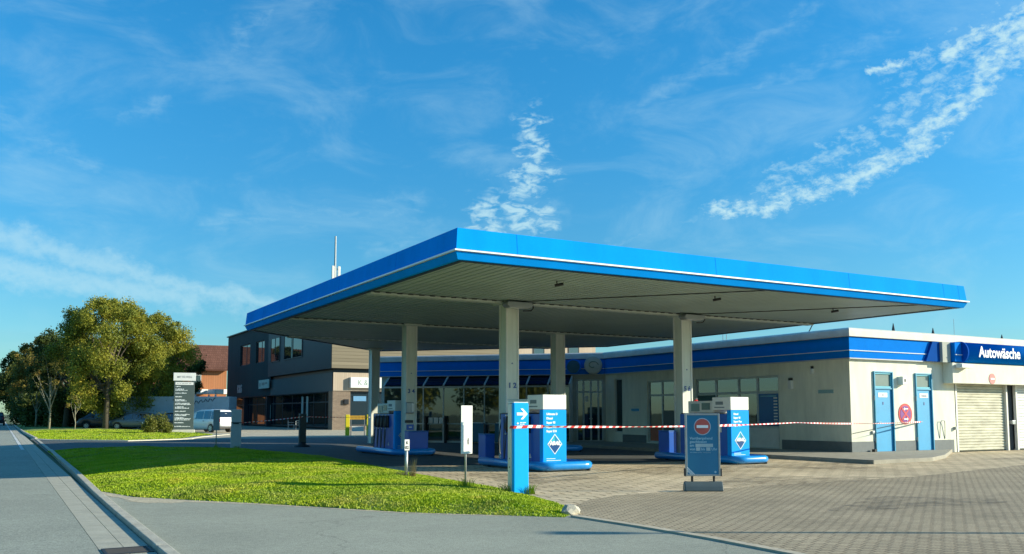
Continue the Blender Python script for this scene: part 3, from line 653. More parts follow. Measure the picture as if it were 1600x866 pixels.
island(17.65, 19.1, 27.65, 31.3, 'blue tube edged pump island in the deep shade behind the pump with five fuel names')
LOGO_D = mat('logo_dark_blue', (.004, .07, .24), .3); LOGO_L = mat('logo_light_blue', (.03, .48, .62), .3); TXTW = mat('text_white', (.85, .9, .9), .5, vary=.01)
def pump(loc, fuels, label, sticker=False):
    t = thing('fuel_pump', label, 'fuel pump', loc, group='fuel pumps')
    g = G(); g.box(-.345, .345, 0, .16, .12, 1.505); e = g.build('end_panel', mat('pump_end_blue', (.001, .35, .95), .6, vary=.05, spec=.1), t, bevel=.015)
    g = G(); g.box(-.345, .345, 0, .74, 1.512, 1.875); hd = g.build('header', WHITE, t, bevel=.012)
    g = G(); g.box(-.30, .30, .163, 2.2, .12, 1.40); g.build('cabinet', DBLUE, t, bevel=.012)
    g = G(); g.box(-.28, .28, .75, 1.85, 1.43, 1.78); ds = g.build('display_housing', OFFW, t, bevel=.015)
    g = G(); g.box(-.295, .295, .70, 2.15, 1.402, 1.428); g.build('shelf', BLACK, t)
    for s in (-1, 1):
        g = G(); g.box(s*.285-.006, s*.285+.006, .9, 1.25, 1.52, 1.72); sc_ = g.build('display_screen', mat('screen_grey', (.10, .16, .15), .25), ds)
        g = G(); g.box(s*.290-.008, s*.290+.008, 1.35, 1.7, 1.48, 1.70); g.build('price_display', mat('screen_green', (.18, .27, .25), .3), ds)
        g = G(); g.box(s*.346-.004, s*.346+.004, .3, .6, 1.66, 1.75); g.build('header_print', mat('print_grey', (.2, .24, .25), .6), hd)
        g = G(); g.box(s*.346-.004, s*.346+.004, .25, .65, 1.57, 1.60); g.build('header_print', MATS['print_grey'], hd)
        for k in range(4):
            y_ = .72+k*.34
            g = G(); g.box(min(s*.30, s*.345), max(s*.30, s*.345), y_-.07, y_+.07, .92, 1.34); hz = g.build('nozzle_holster', BLACK, t, bevel=.012)
            g = G(); g.tube([(s*.36, y_, 1.36), (s*.39, y_, 1.25), (s*.40, y_, 1.05), (s*.37, y_, .92)], [.016, .035, .042, .025], 8); g.build('nozzle', mat('nozzle_grip', (.05, .05, .055), .4), hz, smooth=True)
            g = G(); g.box(s*.38-.03, s*.38+.03, y_-.03, y_+.03, 1.34, 1.385); g.build('nozzle_cap', OFFW, hz, bevel=.008)
            g = G(); g.box(s*.40-.025, s*.40+.025, y_-.025, y_+.025, .865, .905); g.build('hose_clip', GALV, hz)
            pts = []
            for q in range(15):
                a = q/14; pts.append((s*(.40+.03*math.sin(a*math.pi)), y_+.10*a, .90-.70*math.sin(a*math.pi)**.8 if a < .5 else .90-.70*math.sin(a*math.pi)**.8 + (.42*(a-.5)*2)))
            g = G(); g.tube(pts, .017, 7); g.build('hose', mat('hose_dark', (.03, .05, .08), .35), t, smooth=True)
    ey = -.002
    for k, f in enumerate(fuels):
        if f: text('fuel_name', f, .072, TXTW, e, (-.245, ey, 1.375-k*.105), FRONT, .0035, depth=.002)
    # diamond emblem
    def dia(r, y_, m, nm, half=0):
        g = G(); pts = [(0, r*1.18), (r, 0), (0, -r*1.18), (-r, 0)]
        if half == 1: pts = [(0, r*1.18), (r, 0), (-r*.9, 0)]
        if half == 2: pts = [(r, 0), (0, -r*1.18), (-r, 0)]
        g.extr([(x, z+.66) for x, z in pts], 'y', y_, y_+.002); return g.build(nm, m, e)
    dia(.215, -.004, STRIPE, 'emblem_border'); dia(.19, -.0065, LOGO_D, 'emblem_lower', 2); dia(.19, -.0065, LOGO_L, 'emblem_upper', 1)
    g = G(); g.extr([(.0, .66+.002), (.0, .66+.222), (.188, .662)], 'y', -.0085, -.0068); g.build('emblem_facet', mat('logo_mid', (.01, .24, .45), .3), e)
    text('emblem_lettering', 'ARAL', .125, TXTW, e, (0, -.012, .64), FRONT, .010, 'CENTER', .002, .15)
    for k, w_ in enumerate((.26, .42, .36)):
        g = G(); g.box(-.245, -.245+w_, -.003, 0, .30-k*.045, .312-k*.045); g.build('small_print', TXTW, e)
    g = G()
    g.extr([(.62, .30), (.74, .30), (.68, .42)], 'x', -.306, -.301); g.build('warning_sticker', OFFW, t)
    if sticker:
        g = G(); g.box(-.306, -.301, .42, .60, .88, 1.10); g.build('paper_notice', OFFW, t)
    return t
pump((11.89, 18.6, 0), ['Ultimate D', 'Diesel', 'Super 95', 'Super Plus', 'Super E10'], 'blue fuel pump with white header and five fuel names, beside the blue arrow pillar')
pump((18.07, 18.6, 0), ['Diesel', 'Super 95', 'Super Plus', 'Super E10'], 'blue fuel pump with white header and four fuel names, behind the closed sign', True)
pump((12.25, 28.9, 0), [''], 'blue fuel pump with four dark hoses behind the column marked 3 4')
pump((18.45, 29.1, 0), [''], 'shaded fuel pump on the far island behind the pump with five fuel names')
def service_bin(x, y_, w, d, z1, label, tips=False):
    t = thing('service_bin', label, 'bin', (x, y_, .12), group='blue bins at the columns')
    g = G(); g.box(-w/2, w/2, -d/2, d/2, 0, z1-.12); g.build('bin_body', DBLUE, t, bevel=.015)
    g = G(); g.box(-w/2-.008, w/2+.008, -d/2-.008, d/2+.008, z1-.118, z1-.09); g.build('lid', mat('lid_blue', (.02, .16, .5), .35), t, bevel=.006)
    if tips:
        for k in (-1, 1):
            g = G(); g.tube([(k*w*.25, 0, z1-.1), (k*w*.25, 0, z1+.05), (k*w*.2, 0, z1+.17)], [.018, .016, .03], 8); g.build('squeegee', BLACK, t)
service_bin(11.86, 22.1, .3, .42, .82, 'blue service bin with squeegees behind the column marked 1 2', True)
service_bin(18.02, 21.7, .3, .5, .86, 'blue service bin at the left of the column marked 5 6', False)
service_bin(12.33, 28.02, .72, .36, .80, 'wide blue service box at the foot of the column marked 3 4', False)
# flowers / sale goods beside column 5 6
t = thing('extinguisher_post', 'red fire extinguisher hanging beside the column marked 5 6', 'fire extinguisher', (18.95, 21.4, 0))
g = G(); g.cyl((0, 0, 1.42), (0, 0, 1.8), .075, n=14); g.cyl((0, 0, 1.8), (0, 0, 1.85), .07, .03, n=14); g.build('cylinder', RED, t, smooth=False)
g = G(); g.box(-.03, .05, -.02, .02, 1.85, 1.9); g.build('valve', BLACK, t)
g = G(); g.box(-.21, -.05, -.02, .02, 1.5, 1.75); g.build('bracket', GREYM, t)

# ------------------------------------------------------------------ shop and car wash
shop = thing('service_station_shop', 'low cream station shop and car wash with blue fascia behind the canopy', 'station building', (25, 20.5, 0))
B0 = (25.0, 34.6); LE = (16.85, 42.75)
dg_ = Vector((LE[0]-B0[0], LE[1]-B0[1])); DL = dg_.length
# -X wall, seen from outside p0 -> p1 must run so that the right hand is -X: from far to near
pA, pB = (25.0, 34.6), (25.0, 20.5)
S_ = lambda v: 34.6-v
wins = [(S_(33.9), S_(33.3), .55, 3.05), (S_(31.45), S_(29.6), .15, 2.86), (S_(28.3), S_(23.72), .12, 2.84)]
g = G(); wall(g, pA, pB, .0, 3.36, wins, .16)
wall(g, (25.0, 20.5), (30.7, 20.5), 0, 3.36, [(1.2, 2.15, .02, 2.84), (3.44, 4.32, .02, 2.82)], .10)
g.build('wall', RENDER, shop, world=True, recalc=False)
for q_, a_, b_ in (((pA, pB), 1.32, S_(31.55)), ((pA, pB), S_(23.6), S_(20.5)+.012), (((25, 20.5), (30.7, 20.5)), 0, 1.19), (((25, 20.5), (30.7, 20.5)), 2.16, 3.43), (((25, 20.5), (30.7, 20.5)), 4.33, 5.55)):
    g = G(); bar(g, q_[0], q_[1], a_, b_, 0, .46, 0, .012); g.build('plinth_band', PLINTH, shop, world=True)
# roof slab, ceiling, back walls
FOOT = [(25.02, 20.6), (44, 20.6), (44, 50), (24.2, 50), (16.95, 42.8), (25.02, 34.7)]
g = G(); g.extr(FOOT, 'z', 3.37, 4.15); g.build('roof_slab', mat('shop_roof', (.2, .2, .19), .9), shop, world=True)
g = G(); g.extr([(25.3, 20.7), (44, 20.7), (44, 50), (24.4, 50), (17.2, 42.75), (25.3, 34.9)], 'z', .0, .06); g.build('shop_floor', mat('shop_tiles', (.16, .17, .17), .3), shop, world=True)
g = G(); wall(g, (29.5, 48), (29.5, 20.8), 0, 3.37, [], .1); g.build('inner_wall', mat('inner_wall', (.10, .12, .12), .8), shop, world=True, recalc=False)
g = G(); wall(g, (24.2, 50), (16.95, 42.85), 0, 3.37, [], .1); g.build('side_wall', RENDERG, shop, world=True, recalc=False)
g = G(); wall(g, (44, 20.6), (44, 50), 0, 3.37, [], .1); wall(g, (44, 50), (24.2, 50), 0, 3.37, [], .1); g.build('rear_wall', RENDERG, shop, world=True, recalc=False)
# fascia with stripe
FP = [LE, B0, (25.0, 20.5), (29.6, 20.5)]
FPc = [(24.5, 50.4)] + FP
g = G(); g.sweep(FPc, [(.002, 3.31), (.10, 3.31), (.10, 4.02), (.002, 4.02)]); g.build('fascia', SHOPBLUE, shop, world=True)
g = G(); g.sweep(FPc, [(.101, 3.545), (.125, 3.545), (.125, 3.572), (.101, 3.572)]); g.build('fascia_stripe', mat('stripe_silver', (.6, .68, .7), .35), shop, world=True)
g = G(); g.sweep([(24.5, 50.4)]+FP[:-1]+[(44, 20.5)], [(-.3, 4.03), (.17, 4.03), (.17, 4.27), (.10, 4.33), (-.3, 4.33)]); g.build('roof_flashing', ROOFCAP, shop, world=True, bevel=.01)
g = G(); g.sweep(FPc, [(.001, 3.27), (.13, 3.27), (.13, 3.305), (.001, 3.305)]); g.build('fascia_trim', mat('trim_grey', (.42, .46, .45), .5), shop, world=True)
# windows on the -X wall
window(shop, pA, pB, wins[0][0], wins[0][1], .55, 3.05, SHOPGL, FRAMEW, .1)
a, b, c, d = wins[1]
w1 = window(shop, pA, pB, a, b, c, d, SHOPGL, FRAMEW, .1, .07, vb=(a+.95,), hb=(2.22,))
g = G(); pane_quad(g, pA, pB, a+.1, a+.88, .2, .88, .085); g.build('orange_panel', mat('orange_panel', (.45, .10, .04), .5), w1, world=True, recalc=False)
g = G(); bar(g, pA, pB, a+1.02, b-.07, .2, 1.55, -.105, -.06); g.build('dark_service_door', mat('service_door_dark', (.03, .05, .06), .4), w1, world=True)
a, b, c, d = wins[2]
w2 = window(shop, pA, pB, a, b, c, d, SHOPGL, FRAMEW, .1, .08, vb=(a+1.18, a+2.45, a+3.45), hb=(2.22, .9))
g = G(); bar(g, pA, pB, a+.1, a+1.1, .95, 2.16, -.10, -.07); g.build('green_blind', mat('green_blind', (.03, .10, .10), .6), w2, world=True)
g = G(); bar(g, pA, pB, a+3.53, b-.06, .97, 2.16, -.10, -.055); ps = g.build('poster', mat('poster_blue', (.01, .12, .33), .4), w2, world=True)
for k in range(9):
    g = G(); bar(g, pA, pB, b-.30, b-.12, 1.05+k*.115, 1.10+k*.115, -.054, -.050); g.build('poster_line', OFFW, ps, world=True)
g = G(); bar(g, pA, pB, a+3.62, b-.16, 2.05, 2.09, -.054, -.050); g.build('poster_line', mat('poster_text', (.2, .5, .6), .5), ps, world=True)
g = G(); bar(g, pA, pB, a+2.55, b-.08, .15, .86, -.10, -.06); g.build('lower_panel', OFFW, w2, world=True)
g = G(); bar(g, pA, pB, S_(32.6), S_(32.05), 1.52, 1.64, 0, .02); g.build('small_blue_sign', DOORB, shop, world=True)
g = G(); bar(g, pA, pB, S_(21.85), S_(21.2), 2.12, 2.24, 0, .02); g.build('small_blue_sign', mat('faded_sign', (.25, .42, .44), .6), shop, world=True)
# wall lamps and cable on -X wall
for (v_, z_, s_) in ((23.15, 2.62, .17), (22.1, 3.0, .10)):
    g = G(); bar(g, pA, pB, S_(v_), S_(v_)+s_, z_-.32*s_/.17, z_, 0, .13); wl_ = g.build('wall_lamp', OFFW, shop, world=True, bevel=.02)
    g = G(); bar(g, pA, pB, S_(v_)+.02, S_(v_)+s_-.02, z_+.002, z_+.09, .02, .11); g.build('lamp_bracket', BLACK, wl_, world=True)
# diagonal front: entrance plus projecting glazed front
D0, D1 = LE, B0
ds = lambda s: DL-s       # s measured from the bend
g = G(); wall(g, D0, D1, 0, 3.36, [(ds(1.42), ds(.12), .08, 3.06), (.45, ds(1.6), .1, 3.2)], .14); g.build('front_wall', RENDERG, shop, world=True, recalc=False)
dr = window(shop, D0, D1, ds(1.42), ds(.12), .08, 3.06, SHOPGL, FRAMEW, .05, .07, vb=(ds(1.08), ds(.72), ds(.36)), hb=(2.45,), name='entrance_door')
g = G(); bar(g, D0, D1, ds(.80), ds(.64), 1.15, 1.2, .0, .05); g.build('handle', GALV, dr, world=True)
g = G(); bar(g, D0, D1, ds(1.0), ds(.85), 2.0, 2.25, -.045, -.03); g.build('notice', OFFW, dr, world=True)
dd = (Vector(D1)-Vector(D0)).normalized(); nn = Vector((dd.y, -dd.x)); PR = .75
q0 = Vector(D0)+nn*PR; q1 = Vector(D1)+nn*PR
sl0, sl1 = .45, ds(1.6); nb = 9
g = G()
for k in range(nb+1):
    s = sl0+(sl1-sl0)*k/nb
    bar(g, q0, q1, s-.03, s+.03, .1, 2.68, -.05, 0)
bar(g, q0, q1, sl0-.03, sl1+.03, 2.68, 2.76, -.05, .02); bar(g, q0, q1, sl0-.03, sl1+.03, .0, .1, -.05, .01)
bar(g, q0, q1, sl0-.03, sl1+.03, .9, .95, -.045, -.005)
gf = g.build('shopfront_frame', FRAMEW, shop, world=True)
g = G(); pane_quad(g, q0, q1, sl0, sl1, .1, 2.68, .03); g.build('pane', SHOPGL, gf, world=True, recalc=False)
g = G()
for k in range(nb+1):
    s = sl0+(sl1-sl0)*k/nb; a_ = Vector(D0)+dd*s+nn*.02; b_ = q0+dd*s
    w_ = dd*.04
    g.add([(a_-w_).to_tuple()+(3.24,), (a_+w_).to_tuple()+(3.24,), (b_+w_).to_tuple()+(2.76,), (b_-w_).to_tuple()+(2.76,),
           (a_-w_).to_tuple()+(3.30,), (a_+w_).to_tuple()+(3.30,), (b_+w_).to_tuple()+(2.82,), (b_-w_).to_tuple()+(2.82,)],
          [(0, 1, 2, 3), (4, 7, 6, 5), (0, 4, 5, 1), (1, 5, 6, 2), (2, 6, 7, 3), (3, 7, 4, 0)])
ar = g.build('awning_rafters', FRAMEW, shop, world=True)
g = G(); a_ = Vector(D0)+dd*sl0; b_ = Vector(D0)+dd*sl1; c1 = q0+dd*sl0; c2 = q0+dd*sl1
g.add([(c1.x, c1.y, 2.79), (c2.x, c2.y, 2.79), (b_.x, b_.y, 3.27), (a_.x, a_.y, 3.27)], [(0, 1, 2, 3)]); g.build('awning_glass', BAYGL, shop, world=True, recalc=False)
g = G()
for s in (sl0, sl1):
    a_ = Vector(D0)+dd*s; b_ = q0+dd*s
    g.add([(a_.x, a_.y, .0), (b_.x, b_.y, .0), (b_.x, b_.y, 2.76), (a_.x, a_.y, 3.26)], [(0, 1, 2, 3)])
g.build('awning_end_wall', OFFW, shop, world=True, recalc=False)
# round emblems at the bend
def disc_sign(s, z, r, off, face, rim, nm, swirl):
    c = Vector(D0)+dd*s+nn*off; g = G(); g.cyl((c.x, c.y, z), (c.x+nn.x*.14, c.y+nn.y*.14, z), r, n=36); o = g.build(nm, rim, shop, world=True, bevel=.015)
    g = G(); g.cyl((c.x+nn.x*.141, c.y+nn.y*.141, z), (c.x+nn.x*.15, c.y+nn.y*.15, z), r*.86, n=36); g.build('sign_face', face, o, world=True)
    if swirl:
        g = G(); pts = []
        for k in range(26):
            a = k/25*5.2; rr = r*.6*(1-.10*a); pts.append((c.x+nn.x*.16+dd.x*rr*math.cos(a), c.y+nn.y*.16+dd.y*rr*math.cos(a), z+rr*.8*math.sin(a)))
        g.tube(pts, .022, 6); g.build('sign_swirl', mat('swirl_green', (.20, .22, .12), .5), o, world=True)
disc_sign(ds(.55), 3.72, .43, .13, mat('disc_beige', (.55, .52, .38), .5), mat('disc_rim', (.45, .46, .38), .5), 'round_sign', True)
disc_sign(ds(1.5), 3.66, .36, .13, mat('disc_teal', (.02, .12, .16), .5), SHOPBLUE, 'round_sign', False)
# front face parts: doors
def blue_door(x0, x1, zt, label, sym):
    g = G(); g.box(x0-.04, x0, 20.44, 20.58, .02, zt); g.box(x1, x1+.04, 20.44, 20.58, .02, zt); g.box(x0-.04, x1+.04, 20.44, 20.58, zt, zt+.04)
    g.box(x0, x1, 20.46, 20.56, 2.26, 2.31)
    fr = g.build('door', mat('door_frame_blue', (.03, .30, .48), .45), shop, world=True); fr['label'] = label
    g = G(); g.box(x0+.006, x1-.006, 20.50, 20.545, .03, 2.255); lf = g.build('door_leaf', DOORB, fr, world=True, bevel=.006)
    g = G(); g.box(x0+.06, x1-.06, 20.515, 20.53, 2.37, zt-.06); g.build('transom_pane', mat('frosted_pane', (.20, .26, .24), .25), fr, world=True)
    g = G(); g.box(x0+.0, x1-.0, 20.48, 20.52, 2.312, 2.365); g.box(x0, x1, 20.48, 20.52, zt-.055, zt-.002); g.box(x0, x0+.055, 20.48, 20.52, 2.366, zt-.056); g.box(x1-.055, x1, 20.48, 20.52, 2.366, zt-.056)
    g.build('transom_frame', mat('transom_cyan', (.10, .48, .60), .4), fr, world=True)
    g = G(); g.box(x0+.2, x0+.68, 20.492, 20.499, 1.98, 2.14); g.build('door_plate', OFFW, fr, world=True)
    text('door_lettering', sym, .11, NUMC, fr, (x0+.44-25, 20.49-20.5, 2.02), FRONT, .001, 'CENTER', .001)
    g = G(); g.tube([(x0+.12, 20.498, 1.12), (x0+.12, 20.43, 1.12), (x0+.24, 20.43, 1.12)], .012, 8); g.build('handle', GALV, fr, world=True)
    g = G(); g.box(x0+.42, x0+.47, 20.492, 20.499, 1.72, 1.82); g.build('pictogram', NUMC, fr, world=True)
    for z_ in (.5, 1.95):
        g = G(); g.cyl((x0-.045, 20.46, z_-.08), (x0-.045, 20.46, z_+.08), .018, n=8); g.build('hinge', GREYM, fr, world=True)
blue_door(26.22, 27.14, 2.84, 'left light blue washroom door', 'H')
blue_door(28.46, 29.30, 2.82, 'right light blue washroom door with tape tied to its handle', 'Damen')
g = G(); g.box(27.5, 27.74, 20.30, 20.498, 2.42, 2.72); wl_ = g.build('wall_lamp', OFFW, shop, world=True, bevel=.015)
g = G(); g.box(27.60, 27.66, 20.29, 20.299, 2.53, 2.63); g.build('lamp_front', BLACK, wl_, world=True)
g = G(); g.box(26.0, 26.12, 20.44, 20.498, .72, .82); g.build('tap_box', GREYM, shop, world=True, bevel=.01)
g = G(); g.tube([(29.72, 20.49, .52), (29.70, 20.44, 1.05), (29.76, 20.42, 1.16), (29.92, 20.42, 1.16), (29.97, 20.44, 1.05), (30.02, 20.49, .5)], .014, 8); g.build('water_pipe', GREYM, shop, world=True)
g = G(); g.tube([(25.02, 20.47, .74), (27, 20.46, 1.0), (28.5, 20.46, 1.13)], .009, 6); g.build('wall_cable', DARK, shop, world=True)
g = G(); g.box(25.9, 26.02, 20.3, 20.42, .11, .2); g.build('door_stop', BLACK, shop, world=True)
g = G(); g.cyl((27.83, 20.497, 1.40), (27.83, 20.485, 1.40), .37, n=40); ns = g.build('no_stopping_sign', RED, shop, world=True)
g = G(); g.cyl((27.83, 20.484, 1.40), (27.83, 20.478, 1.40), .29, n=40); g.build('sign_face', SIGNBLUE, ns, world=True)
for a in (45, -45):
    g = G(); c_, s_ = math.cos(R(a)), math.sin(R(a)); L_, w_ = .29, .032
    g.extr([(27.83+c_*L_-s_*w_, 1.4+s_*L_+c_*w_), (27.83-c_*L_-s_*w_, 1.4-s_*L_+c_*w_), (27.83-c_*L_+s_*w_, 1.4-s_*L_-c_*w_), (27.83+c_*L_+s_*w_, 1.4+s_*L_-c_*w_)], 'y', 20.471+(.002 if a > 0 else 0), 20.477)
    g.build('sign_bar', RED, ns, world=True)
for z_, s in ((1.58, -1), (1.22, 1)):
    g = G(); x = 27.83; g.extr([(x+s*.13, z_), (x+s*.05, z_+.06), (x+s*.05, z_+.018), (x-s*.12, z_+.018), (x-s*.12, z_-.018), (x+s*.05, z_-.018), (x+s*.05, z_-.06)][::s], 'y', 20.463, 20.469); g.build('sign_arrow', TXTW, ns, world=True)
# car wash front: pilaster, overhang, sign tube, shutters
g = G(); g.box(30.05, 44, 20.10, 20.495, 2.52, 3.27); g.build('overhang', RENDER, shop, world=True, bevel=.008)
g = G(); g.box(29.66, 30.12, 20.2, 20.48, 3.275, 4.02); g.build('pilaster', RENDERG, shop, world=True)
g = G(); g.extr([(28.85, 3.30), (29.64, 3.30), (29.64, 4.02), (29.25, 4.02)], 'y', 20.30, 20.396); g.build('fascia_end_shade', mat('fascia_shadow_blue', (.002, .07, .32), .85, spec=.04), shop, world=True)  # darker blue paints shade onto the fascia beside the pilaster
g = G(); g.box(30.16, 30.56, 20.05, 20.48, 3.31, 4.02); g.build('fascia', SHOPBLUE, shop, world=True, bevel=.01)
g = G(); g.box(30.16, 30.55, 20.02, 20.048, 3.545, 3.575); g.build('fascia_stripe', MATS['stripe_silver'], shop, world=True)
g = G(); n = 20; pts = [(20.48, 4.04), (20.48, 3.29)]
for k in range(n+1): a = -math.pi/2+math.pi*k/n; pts.append((20.12-.30*math.cos(a), 3.665+.375*math.sin(a)))
g.extr(pts, 'x', 30.64, 44); cs = g.build('car_wash_sign', SHOPBLUE, shop, world=True, smooth=False)
cs.data.polygons.foreach_set('use_smooth', [len(p.vertices) == 4 for p in cs.data.polygons])
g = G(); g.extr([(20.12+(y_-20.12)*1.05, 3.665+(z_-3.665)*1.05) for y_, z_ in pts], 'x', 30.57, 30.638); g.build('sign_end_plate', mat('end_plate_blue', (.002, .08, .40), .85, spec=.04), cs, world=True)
aw = text('sign_lettering', 'Autowäsche', .56, TXTW, cs, (31.22-25, 19.80-20.5, 3.50), FRONT, .012, depth=.004); aw.scale.x = 2.6/max(v.co.x for v in aw.data.vertices)
g = G(); g.box(30.2, 30.85, 19.82, 20.09, 3.07, 3.22); g.build('sign_floodlight', OFFW, shop, world=True, bevel=.02)
g = G(); g.cyl((32.43, 20.097, 2.72), (32.43, 20.085, 2.72), .2, n=32); ne = g.build('no_entry_sign', mat('faded_red', (.55, .16, .14), .5), shop, world=True)
g = G(); g.box(32.31, 32.55, 20.075, 20.084, 2.69, 2.75); g.build('sign_bar', TXTW, ne, world=True)
def shutter(x0, x1, m, label):
    g = G(); z = .03; prof = []
    while z < 2.62:
        prof += [(20.62, z), (20.59, z+.03), (20.59, z+.075), (20.62, z+.10)]; z += .105
    n = len(prof); g.v = [(x0, y_, z_) for y_, z_ in prof]+[(x1, y_, z_) for y_, z_ in prof]; g.f = [[i, n+i, n+i+1, i+1] for i in range(n-1)]; g.m = [0]*(n-1)
    o = g.build('roller_shutter', m, shop, world=True, recalc=False); o['label'] = label
    for x in (x0, x1):
        g = G(); g.box(x-.045, x+.045, 20.50, 20.615, .0, 2.52); g.build('guide_rail', OFFW, o, world=True)
shutter(30.80, 33.98, SLAT, 'stained cream roller shutter'); shutter(34.62, 37.8, mat('shutter_slat_clean', (.66, .68, .66), .45, vary=.1), 'clean white roller shutter')
g = G(); g.box(30.62, 30.75, 20.52, 20.8, 0, 2.52); g.box(34.03, 34.57, 20.66, 20.9, 0, 2.52); g.box(37.85, 44, 20.5, 20.9, 0, 2.52); g.build('bay_pillar', mat('bay_dark', (.05, .06, .065), .8), shop, world=True)
g = G(); g.box(34.2, 34.4, 20.45, 20.655, 1.0, 1.15); g.build('control_box', GREYM, shop, world=True, bevel=.01)
g = G(); g.box(30.56, 30.64, 20.40, 20.49, .82, .93); g.build('bolt_box', GREYM, shop, world=True)
# roof finials and aerials
for (x, y_, h_) in ((28.3, 21.2, .42), (30.6, 21.2, .36), (35.0, 21.2, .30)):
    g = G(); g.cyl((x, y_, 4.15), (x, y_, 4.25+h_*.6), .07, .05, n=8); g.cyl((x, y_, 4.25+h_*.6), (x, y_, 4.3+h_), .05, .01, n=8); g.build('roof_vent', BLACK, shop, world=True)
g = G(); g.cyl((32.2, 21.4, 4.15), (32.2, 21.4, 5.1), .008, n=6); g.build('aerial', GREYM, shop, world=True)
g = G()
for v_ in (26.9, 26.7): g.cyl((25.3, v_, 4.2), (25.3, v_, 4.9), .015, n=6)
g.build('aerial', GREYM, shop, world=True)
g = G(); g.tube([(25.1, 22.3, 4.33), (24.9, 21.9, 4.62), (24.6, 21.4, 4.68), (24.3, 21.0, 4.55)], .018, 8); g.build('cable_link', BLACK, shop, world=True)
# inside: shelves and counter
for k, (x, y_) in enumerate(((19.6, 42.6), (21.3, 41.2), (23.0, 39.6), (24.6, 38.4))):
    t = thing('shop_shelf', ['low goods shelf inside the shop window nearest the left end', 'second goods shelf from the left inside the shop window', 'third goods shelf from the left inside the shop window', 'goods shelf inside the shop nearest the entrance'][k], 'shelf', (x, y_, .06), R(-45), 'goods shelves inside the shop')
    g = G(); g.box(-.75, .75, -.2, .2, 0, .1); g.box(-.75, .75, .17, .2, .1, 1.5); g.box(-.78, -.75, -.2, .2, 0, 1.5); g.box(.75, .78, -.2, .2, 0, 1.5); g.build('rack', OFFW, t)
    for z in (.45, .8, 1.15):
        g = G(); g.box(-.75, .75, -.2, .17, z, z+.03); sh = g.build('shelf_board', OFFW, t)
        g = G(); x_ = -.7
        while x_ < .6:
            w_ = rnd.uniform(.06, .14); g.box(x_, x_+w_, -.18, .05, z+.03, z+.03+rnd.uniform(.12, .26), rnd.randrange(3)); x_ += w_+.02
        g.build('packets', [mat('pack_red', (.35, .05, .05), .5), mat('pack_yellow', (.45, .35, .06), .5), mat('pack_blue', (.05, .15, .4), .5)], sh)
for k, (x, y_) in enumerate(((20.0, 38.4), (21.1, 37.3))):
    t = thing('display_crate', ['blue display crate outside the shop window, left of the pair', 'blue display crate outside the shop window, right of the pair'][k], 'crate', (x, y_, 0), R(-45), 'crates in front of the shop window')
    g = G(); g.box(-.5, .5, -.3, .3, .06, .95); g.build('crate_body', mat('crate_blue', (.03, .16, .26), .5), t, bevel=.02)
    g = G(); g.box(-.46, .46, -.26, .26, .951, 1.0); g.build('crate_top', OFFW, t)
for k, (x, y_) in enumerate(((18.6, 39.9),)):
    t = thing('newspaper_stand', 'dark newspaper stand with white papers in front of the shop window', 'newspaper stand', (x, y_, 0), R(-45))
    g = G(); g.box(-.55, -.48, -.2, .2, 0, 1.3); g.box(.48, .55, -.2, .2, 0, 1.3); g.box(-.48, .48, .1, .2, .3, 1.3); g.build('stand', BLACK, t, bevel=.01)
    g = G()
    for q in range(3): g.box(-.4+q*.28, -.18+q*.28, -.02, .06, .95, 1.22)
    g.build('papers', OFFW, t)

# ------------------------------------------------------------------ foreground signs and posts
t = thing('arrow_pillar', 'slim bright blue pillar with white right arrow and barrier tape at the grass tip', 'sign pillar', (7.96, 13.6, 0.02))
g = G(); g.box(-.155, .155, -.06, .02, -.05, 1.575); pb = g.build('front_panel', PILBLUE, t, bevel=.022, segs=3)
g = G(); g.box(-.15, .15, .022, .17, -.05, 1.56); g.build('casing', COLW, t, bevel=.015)
g = G(); g.box(-.15, .15, -.05, .17, 1.576, 1.592); g.build('top_cap', STRIPE, t, bevel=.004)
g = G(); z = 1.38
g.extr([(.125, z), (.03, z+.095), (-.02, z+.095), (.05, z+.025), (-.095, z+.025), (-.095, z-.025), (.05, z-.025), (-.02, z-.095), (.03, z-.095)], 'y', -.066, -.0615); g.build('arrow', TXTW, pb)
g = G(); g.extr([(-.10, 1.215), (-.075, 1.235), (-.05, 1.215), (-.075, 1.195)], 'y', -.066, -.0615); g.build('small_emblem', TXTW, pb)
for k in range(2):
    g = G(); x = -.03
    for w_ in ((.05, .06) if k == 0 else (.035, .045)): g.box(x, x+w_, -.0655, -.0615, 1.222-k*.028, 1.236-k*.028); x += w_+.01
    g.build('small_print', TXTW, pb)
for z_ in (.45, .60):
    g = G(); g.cyl((-.152, .09, z_), (-.156, .09, z_), .012, n=8); g.build('bolt', BLACK, t)

t = thing('white_sign', 'tall blank white panel on a thin post standing in the grass, backed onto the camera', 'sign', (7.28, 14.32, .12), R(10))
g = G(); g.cyl((0, .03, -.2), (0, .03, 1.3), .018, n=12); g.build('post', GALV, t, smooth=True)
g = G(); g.box(-.125, .125, -.006, .008, .57, 1.43); pn = g.build('panel', WHITE, t, bevel=.003)
g = G(); g.tube([(.03+.014*math.cos(a), -.012, .79+.032*math.sin(a)) for a in [2*math.pi*k/14 for k in range(15)]], .0035, 5)
g.box(.022, .038, -.012, -.006, .825, .85); g.box(.02, .04, -.012, -.006, .735, .755); g.build('clamp_mark', BLACK, pn)

